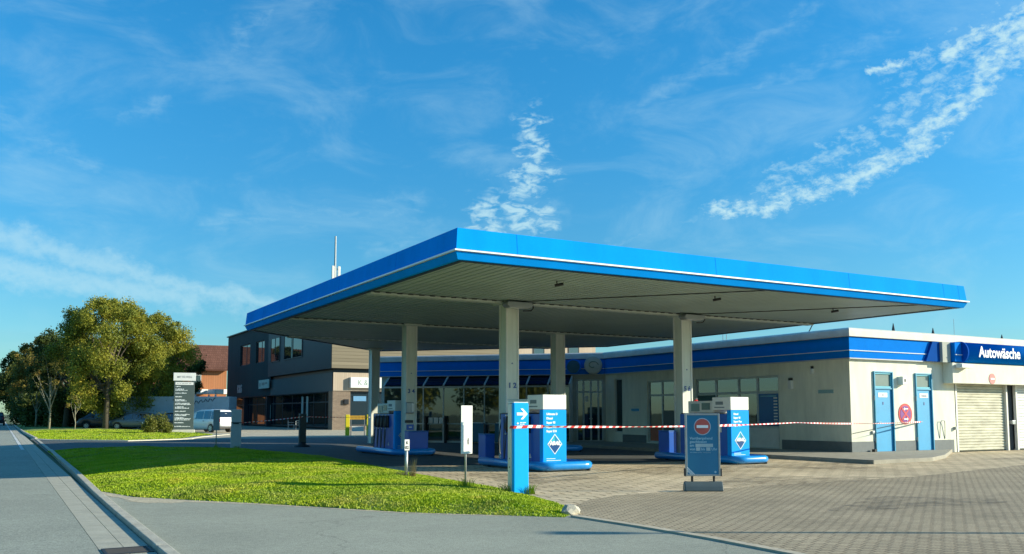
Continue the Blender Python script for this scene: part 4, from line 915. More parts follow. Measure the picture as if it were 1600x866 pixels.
t = thing('marker_post', 'short galvanised post with small white number plate in a tuft of dry grass', 'marker post', (7.24, 16.95, .12), R(4))
g = G(); g.cyl((0, 0, -.2), (0, 0, .7), .032, n=14); g.build('post', GALV, t, smooth=True)
g = G(); g.box(-.065, .045, -.045, -.033, .54, .76); pl = g.build('number_plate', WHITE, t, bevel=.003)
text('plate_lettering', 'K', .085, BLACK, pl, (-.035, -.048, .665), FRONT, .002, depth=.001)
text('plate_lettering', '02', .085, BLACK, pl, (-.055, -.048, .57), FRONT, .002, depth=.001)

t = thing('grey_sign', 'small grey plate on a thin post beside the pale box pillar', 'sign', (7.15, 34.99, .06), R(-14))
g = G(); g.cyl((0, .03, -.1), (0, .03, 1.5), .02, n=10); g.build('post', GALV, t, smooth=True)
g = G(); g.box(-.12, .12, -.008, .008, .72, 1.5); g.build('panel', mat('panel_back_grey', (.30, .33, .34), .5), t, bevel=.004)

t = thing('box_pillar', 'pale square pillar with tape tied round it at the far edge of the grass', 'pillar', (8.21, 36.45, 0), R(-12))
g = G(); g.box(-.20, .20, -.12, .12, 0, 1.58); g.build('pillar_body', mat('pale_pillar', (.52, .55, .54), .5), t, bevel=.015)
g = G(); g.box(-.21, .21, -.13, .13, 1.04, 1.07); g.box(-.12, .1, -.15, -.13, 1.0, 1.07); g.build('tape_band', DARK, t)

t = thing('dark_bollard', 'dark charcoal bollard on a round foot with barrier tape, on the shaded driveway', 'bollard', (11.33, 37.88, 0))
g = G(); g.box(-.15, .15, -.09, .09, .1, 1.42); g.build('bollard_body', mat('charcoal_post', (.05, .065, .06), .6), t, bevel=.03)
g = G(); g.cyl((0, 0, 0), (0, 0, .07), .36, .32, n=20); g.cyl((0, 0, .07), (0, 0, .2), .2, .12, n=16); g.build('bollard_foot', DARK, t)

# closed sign on rolling base
t = thing('closed_sign', 'blue framed closed notice with red no entry disc on a dark rolling base', 'notice stand', (11.19, 12.49, 0), R(-29.6))
g = G(); prof = [(-.12, .0)]+[(-.12+.0+.24*(k/12), .02+.155*math.sin(math.pi*k/12)**.6) for k in range(13)]+[(.12, .0)]
g.extr(prof[::-1], 'x', -.35, .35); g.build('rolling_base', mat('base_grey', (.09, .12, .12), .5), t, bevel=.015)
g = G()
for x in (-.2, .2): g.cyl((x, 0, .14), (x, 0, .30), .022, n=10)
g.build('spring_leg', BLACK, t)
g = G()
for s in (-1, 1): g.box(min(s*.31, s*.345), max(s*.31, s*.345), -.03, .03, .27, .41)
g.build('corner_bracket', DARK, t, bevel=.008)
g = G(); g.box(-.315, .315, -.015, .02, .28, 1.40); fb = g.build('board', mat('board_back', (.2, .2, .2), .5), t)
g = G(); ft = .032
g.box(-.318, -.318+ft, -.03, .025, .27, 1.41); g.box(.318-ft, .318, -.03, .025, .27, 1.41); g.box(-.318+ft, .318-ft, -.029, .024, .27, .27+ft); g.box(-.318+ft, .318-ft, -.029, .024, 1.41-ft, 1.41)
g.build('aluminium_frame', GALV, t, bevel=.004)
g = G(); g.box(-.287, .287, -.020, -.0155, .302, 1.378); po = g.build('poster', mat('notice_blue', (.012, .21, .38), .3, vary=.12, vscale=1.5, coat=.3), t)
g = G(); g.cyl((0, -.0205, 1.17), (0, -.023, 1.17), .155, n=40); g.build('disc_rim', mat('notice_rim', (.50, .62, .70), .4), po)
g = G(); g.cyl((0, -.0235, 1.17), (0, -.026, 1.17), .14, n=40); g.build('no_entry_disc', mat('notice_red', (.50, .10, .085), .4), po)
g = G(); g.box(-.105, .105, -.029, -.0265, 1.145, 1.195); g.build('no_entry_bar', TXTW, po)
PT = mat('notice_text', (.38, .62, .72), .5)
for s, x, z in (('Vorübergehend', -.235, .935), ('geschlossen', -.235, .872), ('am', -.235, .805), ('von', -.235, .738), ('bis', -.03, .738), ('Uhr', .16, .738)):
    text('notice_lettering', s, .066, PT, po, (x, -.0215, z), FRONT, .001, depth=.001)
text('notice_lettering', 'Wir bitten um Ihr Verständnis.', .031, PT, po, (-.235, -.0215, .69), FRONT, .0, depth=.001)
g = G(); g.box(-.13, .19, -.0215, -.0202, .797, .857); g.build('blank_field', mat('field_grey', (.42, .55, .58), .5), po)
for x in (-.12, .065):
    g = G(); g.box(x, x+.075, -.0215, -.0202, .73, .79); g.build('blank_field', MATS['field_grey'], po)
g = G(); g.extr([(.20, .345), (.225, .37), (.25, .345), (.225, .32)], 'y', -.0215, -.0202); g.build('small_emblem', PT, po)
for k in range(3):
    g = G(); g.extr([(-.286, .36+k*.03), (-.286, .375+k*.03), (-.21-.0+k*.03, .302), (-.225+k*.03, .302)], 'y', -.0215, -.0202); g.build('corner_stripe', TXTW, po)

# ------------------------------------------------------------------ barrier tapes
TR = mat('tape_red', (.68, .05, .05), .35, vary=.05); TW = mat('tape_white', (.85, .82, .80), .35, vary=.03)
def tape(name, label, pts, w, pitch, twist, seed):
    rr = random.Random(seed); path = []
    for a, b, sag in zip(pts, pts[1:], [.05]*9):
        A_, B_ = Vector(a), Vector(b); L = (B_-A_).length; n = int(L/(pitch/4))
        for i in range(n):
            t_ = i/n; p = A_.lerp(B_, t_); p.z -= 4*sag*t_*(1-t_)*(L/12); path.append(p)
    path.append(Vector(pts[-1])); g = G(); ph = 0
    for i, p in enumerate(path):
        d = (path[min(i+1, len(path)-1)]-path[max(0, i-1)]).normalized(); up = Vector((0, 0, 1)); sd_ = d.cross(up).normalized()
        ph = twist*math.sin(i*.021+seed)+.5*math.sin(i*.11)
        if i < 14: ph = .1*math.sin(i*.3)
        wd = w*(.75+.25*math.sin(i*.05+seed)); a = up*math.cos(ph)+sd_*math.sin(ph)
        g.v += [tuple(p-a*wd/2-d*wd*.3), tuple(p+a*wd/2+d*wd*.3)]
    for i in range(len(path)-1): g.f.append([2*i, 2*i+2, 2*i+3, 2*i+1]); g.m.append((i//2) % 2)
    o = g.build(name, [TR, TW], recalc=False); return tag(o, label, 'barrier tape')
tape('barrier_tape', 'long red and white barrier tape from the blue arrow pillar to the washroom door',
     [(7.76, 13.60, 1.17), (7.80, 13.53, 1.17), (8.14, 13.53, 1.18), (18.5, 16.95, 1.17), (28.58, 20.43, 1.12)], .05, .22, .55, 1)
g = G()
g.add([(8.14, 13.52, 1.14), (8.20, 13.53, 1.16), (8.34, 13.57, 1.20), (8.28, 13.56, 1.16)], [(0, 1, 2, 3)], 0); g.add([(7.80, 13.50, 1.12), (7.9, 13.51, 1.10), (7.97, 13.51, 1.13), (7.85, 13.50, 1.15)], [(0, 1, 2, 3)], 1)
bpy.data.objects.remove(g.build('tmp', [TR, TW], recalc=False))
tape('barrier_tape', 'thin far barrier tape between the pale box pillar and the rear canopy column',
     [(8.45, 36.42, 1.05), (11.33, 37.80, 1.28), (15.1, 39.7, 1.25)], .05, .2, .8, 5)

# ------------------------------------------------------------------ pylon sign
t = thing('directory_pylon', 'grey directory pylon with white heading and rows of white names on a concrete foot', 'sign pylon', (11.25, 66.2, 0), R(-10))
g = G(); g.box(-.78, .78, -.3, .3, 0, .30); g.build('foot', mat('pale_concrete', (.62, .60, .50), .8, vary=.15), t, bevel=.03)
g = G(); g.box(-.68, .68, -.12, .12, .30, 3.70); pb = g.build('panel', mat('pylon_grey', (.075, .105, .10), .5), t, bevel=.01)
g = G(); g.box(-.74, .74, -.16, .16, 3.74, 4.30); hb = g.build('heading_box', WHITE, t, bevel=.01)
text('heading_lettering', 'MITTELWEG', .20, mat('letter_grey', (.25, .26, .26), .5), hb, (0, -.164, 3.94), FRONT, .002, 'CENTER', .001, sx=.9)
g = G(); g.box(-.60, .60, -.128, -.1205, 3.45, 3.64); hs_ = g.build('sub_heading', WHITE, pb)
g = G(); x = -.5
while x < .4: w_ = rnd.uniform(.08, .2); g.box(x, x+w_, -.131, -.1285, 3.53, 3.56); x += w_+.05
g.build('small_print', MATS['letter_grey'], hs_)
rows = [(3.30, .3), (3.12, .5), (3.04, .75), (2.84, .7), (2.58, .42), (2.38, .62), (2.30, .75), (2.12, .95), (2.04, 1.05), (1.86, .55), (1.78, .9), (1.56, .7), (1.34, 1.0), (1.26, .75), (1.10, .6), (1.04, 1.05), (.96, 1.0), (.76, .55), (.50, 1.0)]
for z, w in rows:
    g = G(); x = -.58
    while x < -.58+w:
        q = rnd.uniform(.03, .07); h_ = rnd.choice((.035, .05, .06)); g.box(x, min(x+q, .62), -.126, -.1205, z, z+h_); x += q+rnd.choice((.008, .008, .03))
    g.build('name_row', TXTW, pb)

# ------------------------------------------------------------------ yellow gate, chairs
t = thing('yellow_barrier', 'yellow posted barrier with an orange wooden board in front of the corner shop', 'barrier', (20.1, 55.3, 0), R(-8))
g = G()
g.box(-.72, -.46, -.08, .08, 0, 1.36); g.build('barrier_post', YEL, t, bevel=.02)
g = G(); g.box(.66, .80, -.08, .08, 0, 1.36); g.build('barrier_post', YEL, t, bevel=.02)
g = G()
for k in range(12): g.box(-.42+k*.09, -.35+k*.09, -.02, .02, 1.04, 1.30)
g.box(-.46, .66, .021, .04, 1.10, 1.14); g.box(-.46, .66, .021, .04, 1.22, 1.26); g.build('board_slats', mat('orange_wood', (.62, .36, .03), .6), t)
g = G(); g.box(-.38, -.34, -.02, .02, 0, 1.04); g.box(.50, .54, -.02, .02, 0, 1.04); g.build('board_leg', GREYM, t)
g = G(); g.box(-.30, .48, -.01, .01, .28, .62); g.build('lower_board', OFFW, t)
def chair(loc, rz, label):
    t = thing('cafe_chair', label, 'chair', loc, rz, 'chairs outside the dark shopfront')
    g = G(); g.box(-.28, .28, -.28, .28, .42, .46); g.build('seat', GREYM, t, bevel=.01)
    g = G(); g.box(-.28, .28, .25, .28, .60, .66); g.box(-.28, .28, .25, .28, .78, .84); g.box(-.28, -.24, .25, .28, .46, .84); g.box(.24, .28, .25, .28, .46, .84); g.build('backrest', GREYM, t)
    for x in (-.25, .25):
        for y in (-.25, .25):
            g = G(); g.cyl((x, y, 0), (x, y, .42), .018, n=8); g.build('leg', GREYM, t)
        g = G(); g.box(x-.02, x+.02, -.25, .25, .62, .65); g.build('armrest', GREYM, t)
chair((22.6, 79.0, 0), R(70), 'grey metal chair outside the dark shopfront, left of the two'); chair((22.7, 76.6, 0), R(110), 'grey metal chair outside the dark shopfront, right of the two')

# ------------------------------------------------------------------ office building
of = thing('office_building', 'dark two storey office and shop block with timber clad upper floor behind the canopy', 'office building', (25.4, 76, 0))
SLATH = woodmat('slatted_timber', (.17, .145, .10), (.31, .26, .18), .30, 'z', dark=.3)
BOARDV = woodmat('pale_vertical_boards', (.42, .33, .245), (.52, .42, .32), .20, 'x', dark=.72)
DCLAD = woodmat('dark_cladding', (.03, .045, .048), (.045, .06, .062), .42, 'y', dark=.6)
DBAY = mat('dark_bay', (.014, .022, .032), .55, vary=.1)
BAND = mat('grey_band', (.09, .105, .105), .7, vary=.06)
PILB = brickmat('brown_narrow_brick', (.24, .18, .135), (.30, .23, .17), (.14, .11, .08), .30, .085, .012, 0, plane='xz', patch=.12)
wv = lambda v: 118.5-v
pO, pP = (25.4, 118.5), (25.4, 76)
ow = [(wv(111.6), wv(106.6), 7.25, 9.75), (wv(103.8), wv(100.0), 7.2, 9.7)]
g = G(); wall(g, pO, (25.4, 97), 3.45, 11.3, ow, .3); g.build('clad_wall', DCLAD, of, world=True, recalc=False)
for a, b, c, d in ow: window(of, pO, pP, a, b, c, d, BAYGL, mat('frame_dark', (.03, .035, .04), .5), .15, .1, vb=((a+b)/2+.3,))
g = G(); g.box(25.40, 53.6, 76.0, 97, 3.43, 5.08); g.build('band_wall', BAND, of, world=True)
g = G(); g.box(25.40, 53.6, 75.985, 76.2, 3.45, 5.07); g.build('band_boards', BOARDV, of, world=True)
g = G(); g.box(25.12, 42.0, 75.75, 97.2, 5.42, 11.3); g.build('bay', DBAY, of, world=True)
g = G(); g.box(25.14, 42.0, 75.66, 75.745, 5.44, 11.3); g.build('bay_slats', SLATH, of, world=True)
g = G(); g.box(25.6, 53.4, 76.3, 97, 5.08, 5.41); g.build('shadow_gap', BLACK, of, world=True)
g = G(); g.box(42.02, 53.6, 75.9, 97, 5.42, 11.3); g.build('board_wall', BOARDV, of, world=True)
for x0 in (46.0, 50.2):
    wf = window(of, (42, 75.9), (53.6, 75.9), x0-42, x0-42+1.3, 7.0, 8.5, DGLASS, MATS['frame_dark'], -.04, .07)
for (a_, b_) in ((96, 92.5), (90.8, 84.5)):
    wb = window(of, (25.12, 97.2), (25.12, 75.75), 97.2-a_, 97.2-b_, 6.9, 9.5, BAYGL, MATS['frame_dark'], -.04, .09, vb=(97.2-(a_+b_)/2,))
g = G(); bar(g, (25.12, 97.2), (25.12, 75.75), 97.2-88.2, 97.2-87.7, 6.9, 9.4, .01, .06); g.build('pale_blind', mat('pale_blind', (.32, .34, .24), .7), of, world=True)
g = G(); g.extr([(26.0, 77), (53.4, 77), (53.4, 96.9), (33, 96.9), (33, 118.4), (26, 118.4)], 'z', 0, 11.2); g.build('core', mat('core_dark', (.03, .03, .03), .8), of, world=True)
g = G(); g.box(25.2, 33.2, 97.25, 118.6, 11.3, 11.42); g.box(25.0, 53.8, 75.6, 97.22, 11.3, 11.42); g.build('roof_edge', mat('roof_edge_dark', (.03, .04, .045), .5), of, world=True)
g = G(); g.box(25.4, 27.02, 76.05, 77.2, 0, 3.43); g.build('brick_pillar', PILB, of, world=True)
g = G(); bar(g, (25.4, 77), (53.6, 77), 1.62, 28, .0, 3.42, 0, .05); g.build('shopfront_back', mat('shopfront_dark', (.03, .035, .04), .5), of, world=True)
sf = window(of, (25.4, 76.3), (53.6, 76.3), 1.65, 27.9, .35, 3.4, DGLASS, MATS['frame_dark'], .02, .12, vb=(4.4, 6.2, 9.5, 13, 17, 21, 25), name='shopfront_window')
g = G(); g.box(27.05, 53.3, 76.15, 76.5, 0, .34); g.build('shopfront_sill', PILB, of, world=True)
g = G(); g.box(27.4, 28.6, 76.275, 76.29, 2.55, 3.0); g.build('window_sticker', mat('sticker_blue', (.12, .3, .5), .5), sf, world=True)
lf = window(of, (25.9, 118.5), (25.9, 77.2), .3, 41.2, .15, 3.4, BAYGL, MATS['frame_dark'], .02, .1, vb=tuple(np.arange(3, 41, 3.6)), hb=(2.5,), name='shopfront_window')
for v_ in (86.8, 85.2):
    g = G(); bar(g, (25.9, 118.5), (25.9, 77.2), 118.5-v_, 118.5-v_+.55, .6, 3.1, 0.05, .09); g.build('pale_curtain', mat('curtain', (.42, .50, .46), .7), lf, world=True)
g = G(); bar(g, (25.9, 118.5), (25.9, 77.2), 19.5, 20.1, .9, 2.4, .05, .09); g.build('pale_curtain', MATS['curtain'], lf, world=True)
for v_ in (98.5, 109):
    g = G(); g.box(25.42, 25.95, v_, v_+.4, 0, 3.35); g.build('support_post', DBAY, of, world=True)
g = G(); g.box(25.42, 33, 77.2, 118.4, 3.36, 3.425); g.build('soffit', DBAY, of, world=True)
g = G(); g.box(26.4, 26.85, 75.87, 76.045, 2.25, 2.7); g.build('wall_lamp', BLACK, of, world=True, bevel=.03)
g = G(); g.box(26.9, 31.6, 75.62, 75.975, 3.72, 4.66); sg = g.build('shop_sign', WHITE, of, world=True, bevel=.02)
text('sign_lettering', 'K & S', .68, mat('sign_grey_green', (.22, .30, .25), .5), sg, (27.55-25.4, -.385, 3.96), FRONT, .0, depth=.002, sx=.9)
text('sign_lettering', 'Moden', .5, mat('sign_pale_green', (.45, .55, .47), .5), sg, (29.9-25.4, -.385, 4.0), FRONT, .0, depth=.002, sx=.9, shear=.3)
g = G(); bar(g, pO, pP, wv(100.8), wv(96.4), 4.2, 5.15, .3, .36); s2 = g.build('wall_sign', mat('sign_mint', (.45, .60, .52), .5), of, world=True)
for k, (a_, b_) in enumerate(((100.4, 99.9), (99.4, 98.2), (98.0, 97.0))):
    g = G(); bar(g, pO, pP, wv(a_), wv(b_), 4.45+.1*k, 4.85, .362, .37); g.build('sign_mark', MATS['sign_grey_green'], s2, world=True)
text('wall_lettering', 'K&S', 1.35, mat('letter_pale', (.45, .48, .48), .5), of, (-.02, 112.6-76, 4.0), LEFTW, .03, depth=.02)
# mast on the roof
t = thing('radio_mast', 'slender grey radio mast with antenna panels rising behind the canopy edge', 'radio mast', (30.75, 92, 11.2))
g = G(); g.cyl((0, 0, 0), (0, 0, 6.0), .17, n=10); g.cyl((0, 0, 6), (0, 0, 9.4), .12, .10, n=10); g.build('pole', GREYM, t)
for a in (0, 120, 240):
    x, y = .42*math.cos(R(a-20)), .42*math.sin(R(a-20)); g = G(); g.box(x-.14, x+.14, y-.1, y+.1, 3.9, 6.1); g.build('antenna_panel', OFFW, t, bevel=.03)
g = G()
for z in (4.2, 5.8):
    for a in (0, 120, 240): g.cyl((0, 0, z), (.36*math.cos(R(a-20)), .36*math.sin(R(a-20)), z), .035, n=6)
g.build('bracket', GREYM, t)

# ------------------------------------------------------------------ red house, awnings, trailer, fence
rh = thing('red_house', 'orange boarded house with brown tiled roof behind the white minivan', 'house', (20.5, 127, 0), R(-8))
ROOFT = brickmat('brown_roof_tiles', (.16, .07, .045), (.20, .09, .06), (.08, .035, .025), .3, .34, .02, 0, plane='xz', patch=.15)
OBO = woodmat('orange_boards', (.50, .20, .09), (.60, .27, .13), .3, 'x', dark=.55)
g = G(); g.box(-12, 6.5, 0, 9, 0, 7.45); g.build('wall', OBO, rh)
g = G(); g.extr([(-.7, 7.3), (4.5, 10.9), (9.7, 7.3), (9.7, 7.5), (4.5, 11.15), (-.7, 7.5)], 'x', -12.5, 7.0); g.extr([(0, 7.45), (4.5, 10.85), (9, 7.45)], 'x', -11.9, 6.4); g.build('roof', ROOFT, rh)
for x in (-6.5, -1.0, 1.85):
    w_ = window(rh, (0, 0), (1, 0), 0, 1, 0, 1, DGLASS, WHITE, 0, .1) if False else None
    g = G(); g.box(x, x+1.35, -.06, .02, 5.15, 6.75); f_ = g.build('window', FRAMEW, rh); g = G(); g.box(x+.13, x+1.22, -.075, -.062, 5.28, 6.62); g.build('pane', DGLASS, f_)
g = G(); g.box(-2.2, -1.2, 1.2, 1.6, 8.6, 8.72)
g.extr([(1.5, 8.95), (2.6, 9.71), (2.6, 9.80), (1.5, 9.04)], 'x', .6, 1.8); g.build('skylight', FRAMEW, rh)
for (px_, lab, w_) in ((0, 'white garden awning in front of the red house, half hidden by the pylon', 2.2), (3.2, 'white garden awning in front of the red house, beside the office wall', 3.0)):
    t = thing('garden_awning', lab, 'awning', (23.2+px_*.83, 125.3-px_*.5, 0), R(15), 'white awnings by the red house')
    g = G(); g.box(-w_/2, w_/2, -1, 1, 4.05, 4.7); g.build('awning_cloth', WHITE, t, bevel=.05)
    for x in (-w_/2+.1, w_/2-.2):
        g = G(); g.box(x, x+.18, -.95, -.77, 0, 4.0); g.build('leg', WHITE, t)
t = thing('box_trailer', 'long pale grey box trailer with dark script lettering behind the parked cars', 'trailer', (14.4, 88.6, 0), R(-29.5))
g = G(); g.box(-5.6, 5.3, -1.2, 1.2, .95, 3.02); tb = g.build('box_body', mat('trailer_grey', (.42, .52, .58), .5, vary=.12), t, bevel=.04)
g = G(); g.box(-5.4, 5.1, -1.1, 1.1, .75, .93); g.build('chassis', BLACK, t)
for x in (-3.8, -2.6, 2.9):
    g = G(); g.cyl((x, -1.15, .45), (x, -.85, .45), .45, n=20); g.build('wheel', DARK, t)
g = G()
pts = [(1.3+.13*k, -1.215, 2.35+.16*math.sin(k*1.9)+.02*k) for k in range(22)]; g.tube(pts, .035, 6)
g.tube([(.1, -1.215, 2.75), (.5, -1.215, 2.45), (.9, -1.215, 2.65), (.6, -1.215, 2.3), (1.1, -1.215, 2.1)], .04, 6); g.build('script_mark', mat('script_dark', (.04, .07, .10), .5), tb)
t = thing('guard_rail', 'white guard rail beside the road in the distance under the trees', 'fence', (2.4, 150, 0))
g = G(); g.box(-.6, 6, -.04, .04, .45, .65); g.box(-.6, 6, -.04, .04, .85, 1.0); g.build('rail', OFFW, t)
g = G()
for k in range(5): g.box(-.5+k*1.5, -.38+k*1.5, .05, .15, 0, 1.0)
g.build('rail_post', OFFW, t)
t = thing('distant_house', 'small distant red brick house with pale gable beyond the end of the road', 'house', (-9, 300, 0))
g = G(); g.box(-7, 7, 0, 8, 0, 4); g.build('wall', mat('far_brick', (.38, .17, .12), .8), t)
g = G(); g.extr([(-7.5, 4), (0, 8.5), (7.5, 4)], 'y', -.4, 8.4); g.build('roof', mat('far_roof', (.42, .30, .26), .8), t)

# ------------------------------------------------------------------ cars
def car(loc, rz, paint, L, W_, Hh, label, kind='van', group=None, name='parked_car'):
    """nose towards +Y"""
    t = thing(name, label, 'car', loc, rz, group); h = W_/2
    if kind == 'van': top = [(-L*.5, .75), (-L*.495, 1.05), (-L*.455, Hh*.80), (-L*.40, Hh*.965), (-L*.22, Hh), (L*.05, Hh*.99), (L*.17, Hh*.93), (L*.30, Hh*.70), (L*.36, Hh*.60), (L*.46, Hh*.50), (L*.5, Hh*.36)]
    else: top = [(-L*.5, .62), (-L*.49, .95), (-L*.45, Hh*.68), (-L*.36, Hh*.90), (-L*.2, Hh*.99), (0, Hh), (L*.12, Hh*.93), (L*.25, Hh*.70), (L*.32, Hh*.63), (L*.45, Hh*.54), (L*.5, Hh*.36)]
    belt = Hh*.56
    def topz(y):
        for (a, za), (b, zb) in zip(top, top[1:]):
            if a <= y <= b: return za+(zb-za)*(y-a)/(b-a)
        return top[-1][1]
    ys = np.linspace(-L*.5, L*.5, 41); g = G(); rings = []
    for y in ys:
        tz = topz(y); tp = 1-.10*(abs(y)/(L*.5))**4; hw = h*tp; bz = min(belt, tz-.04); zz = .24+.10*(abs(y)/(L*.5))**6
        for cy_ in (-L*.30, L*.30):
            if abs(y-cy_) < .36: zz = max(zz, .30+math.sqrt(max(0, .36**2-(y-cy_)**2)))
        rf = hw*(1-.20*max(0, (tz-belt))/(Hh-belt+1e-6))
        rings.append([(-hw*.94, y, zz), (-hw, y, max(zz+.02, .45)), (-hw, y, max(zz+.04, bz*.85)), (-hw*.97, y, max(zz+.05, bz)), (-rf*.97, y, max(tz-.07, bz+.005)), (-rf*.82, y, tz), (0, y, tz+.015),
                      (rf*.82, y, tz), (rf*.97, y, max(tz-.07, bz+.005)), (hw*.97, y, max(zz+.05, bz)), (hw, y, max(zz+.04, bz*.85)), (hw, y, max(zz+.02, .45)), (hw*.94, y, zz)])
    k = len(rings[0])
    for r_ in rings: g.v += r_
    for i in range(len(rings)-1):
        for j in range(k-1): g.f.append([i*k+j, i*k+j+1, (i+1)*k+j+1, (i+1)*k+j]); g.m.append(0)
        g.f.append([i*k+k-1, i*k, (i+1)*k, (i+1)*k+k-1]); g.m.append(0)
    g.f.append(list(range(k))[::-1]); g.m.append(0); g.f.append([(len(rings)-1)*k+j for j in range(k)]); g.m.append(0)
    b = g.build('body', paint, t, smooth=True)
    # side glass
    def sidez(y, top_): return topz(y)-.11 if top_ else belt+.04
    seams = {'van': [(-.44, -.29), (-.275, -.09), (-.075, .13)], 'hatch': [(-.34, -.20), (-.19, -.01), (.005, .20)]}[kind]
    for s in (-1, 1):
        for (a, c) in seams:
            g = G(); n = 6; lo = []; hi = []
            for q in range(n+1):
                y = L*(a+(c-a)*q/n); tz = sidez(y, True)
                hwz = h*(1-.10*(abs(y)/(L*.5))**4)
                f = lambda z: s*(hwz*.97+(hwz*.97*(1-.20*max(0, topz(y)-belt)/(Hh-belt))-hwz*.97)*max(0, min(1, (z-belt)/max(.1, topz(y)-.07-belt)))+.008)
                lo.append((f(belt+.04), y, belt+.04)); hi.append((f(max(tz, belt+.06)), y, max(tz, belt+.06)))
            g.v = lo+hi; g.f = [[q, q+1, n+1+q+1, n+1+q] for q in range(n)]; g.m = [0]*n
            g.build('side_window', CARGL, t, recalc=False)
    # rear and front glass
    def glass(y0, y1, nm, out):
        z0, z1 = topz(y0)+.012, topz(y1)+.012; w0 = h*.72; w1 = h*.66; g = G()
        g.v = [(-w0, y0, z0), (w0, y0, z0), (w1, y1, z1), (-w1, y1, z1)]; n_ = out
        g.v = [(x, y+n_*.02, z+.012) for x, y, z in g.v]; g.f = [[0, 1, 2, 3]]; g.m = [0]; g.build(nm, CARGL, t, recalc=False)
    glass(L*.29, L*.15, 'windscreen', 1)
    glass(-L*.485 if kind == 'van' else -L*.455, -L*.425 if kind == 'van' else -L*.37, 'rear_window', -1)
    for s in (-1, 1):
        g = G(); g.box(min(s*h*.72, s*h*.95), max(s*h*.72, s*h*.95), -L*.5-.015, -L*.5+.12, .80, 1.02); g.build('tail_light', RED, t, bevel=.02)
        g = G(); g.box(min(s*h*.55, s*h*.9), max(s*h*.55, s*h*.9), L*.5-.14, L*.5+.01, .56, .70); g.build('headlight', WHITE, t, bevel=.02)
        g = G(); g.box(min(s*h, s*(h+.13)), max(s*h, s*(h+.13)), L*.17, L*.20, belt+.03, belt+.17); g.build('mirror', paint, t, bevel=.02)
        g = G(); g.box(min(s*h*1.0, s*(h+.02)), max(s*h, s*(h+.02)), -L*.13, -L*.09, belt-.13, belt-.09); g.build('door_handle', BLACK, t)
    g = G(); g.box(-.26, .26, -L*.5-.02, -L*.5+.01, .60, .72); g.build('number_plate', OFFW, t)
    g = G(); g.box(-h*.92, h*.92, -L*.5-.03, -L*.5+.15, .30, .48); g.build('rear_bumper', BLACK, t, bevel=.03)
    for cy_ in (-L*.30, L*.30):
        for s in (-1, 1):
            g = G(); g.cyl((s*(h-.19), cy_, .32), (s*(h+.005), cy_, .32), .32, n=24); w_ = g.build('wheel', DARK, t, bevel=.02)
            g = G(); g.cyl((s*(h+.006), cy_, .32), (s*(h+.018), cy_, .32), .20, n=20)
            r_ = g.build('rim', GALV, w_)
            g = G()
            for q in range(5):
                a = q*2*math.pi/5; c0 = (math.cos(a+.63)*.13, math.sin(a+.63)*.13); g.cyl((s*(h+.019), cy_+c0[0], .32+c0[1]), (s*(h+.021), cy_+c0[0], .32+c0[1]), .035, n=8)
            g.build('rim_gaps', BLACK, r_)
    return t
WPAINT = mat('car_paint_white', (.80, .82, .80), .3, vary=.03, coat=.5); SPAINT = mat('car_paint_silver', (.16, .19, .21), .3, .35, coat=.5, vary=.04); DPAINT = mat('car_paint_dark', (.02, .03, .05), .3, coat=.6)
car((14.05, 71.5, 0), R(24), WPAINT, 4.6, 1.72, 1.74, 'white minivan with its sunlit tail to the camera, beside the directory pylon', 'van', name='minivan')
car((10.6, 86.2, 0), R(62), SPAINT, 4.4, 1.75, 1.55, 'silver hatchback parked in the shade under the big tree', 'hatch', 'cars parked under the tree')
car((13.2, 84.2, 0), R(58), DPAINT, 4.4, 1.75, 1.5, 'dark car parked in the shade between the silver car and the pylon', 'hatch', 'cars parked under the tree')
car((8.4, 90.5, 0), R(70), DPAINT, 4.3, 1.8, 1.9, 'dark van deep in the shade behind the large tree trunk', 'van', 'cars parked under the tree')
car((-.35, 128, 0), R(0), DPAINT, 4.5, 1.85, 1.62, 'dark car driving away on the road at the far left', 'van', name='driving_car')

# ------------------------------------------------------------------ trees
BARK = mat('bark', (.10, .085, .06), .9, vary=.3, vscale=6, bump=.8, bscale=20); BARKL = mat('bark_pale', (.30, .28, .20), .9, vary=.25, vscale=6)
LA = leafmat('leaves_olive', [(.05, .08, .016), (.15, .18, .026), (.31, .31, .036), (.50, .40, .055)], .35, .35)
LB = leafmat('leaves_dark', [(.03, .055, .014), (.07, .10, .022), (.14, .15, .03)], .4, .3)
LC = leafmat('leaves_autumn', [(.10, .12, .03), (.22, .19, .04), (.34, .20, .045)], .5, .35)
def leaves(name, m, blobs, n, size, parent, seed, squash=1):
    r = np.random.default_rng(seed); B_ = np.array(blobs); wts = B_[:, 3]**2; pk = r.choice(len(B_), n, p=wts/wts.sum()); c = B_[pk]
    d = r.normal(size=(n, 3)); d /= np.linalg.norm(d, axis=1)[:, None]; rad = c[:, 3]*(r.uniform(0, 1, n)**.45)*(1+.16*r.normal(size=n))
    P = c[:, :3]+d*rad[:, None]*[1, 1, squash]
    nrm = d+r.normal(0, .8, (n, 3)); nrm /= np.linalg.norm(nrm, axis=1)[:, None]
    a = np.cross(nrm, r.normal(size=(n, 3))); a /= np.linalg.norm(a, axis=1)[:, None]; b = np.cross(nrm, a); s = size*r.uniform(.55, 1.4, n)[:, None]
    V = np.stack([P-a*s, P-b*s*.5, P+a*s, P+b*s*.5], 1)
    me = bpy.data.meshes.new(name); me.vertices.add(n*4); me.vertices.foreach_set('co', V.ravel()); me.loops.add(n*4); me.loops.foreach_set('vertex_index', np.arange(n*4, dtype=np.int32))
    me.polygons.add(n); me.polygons.foreach_set('loop_start', np.arange(0, n*4, 4, dtype=np.int32)); me.polygons.foreach_set('loop_total', np.full(n, 4, dtype=np.int32)); me.update(); me.validate()
    me.materials.append(m); o = bpy.data.objects.new(name, me); C.objects.link(o); o.parent = parent; return o
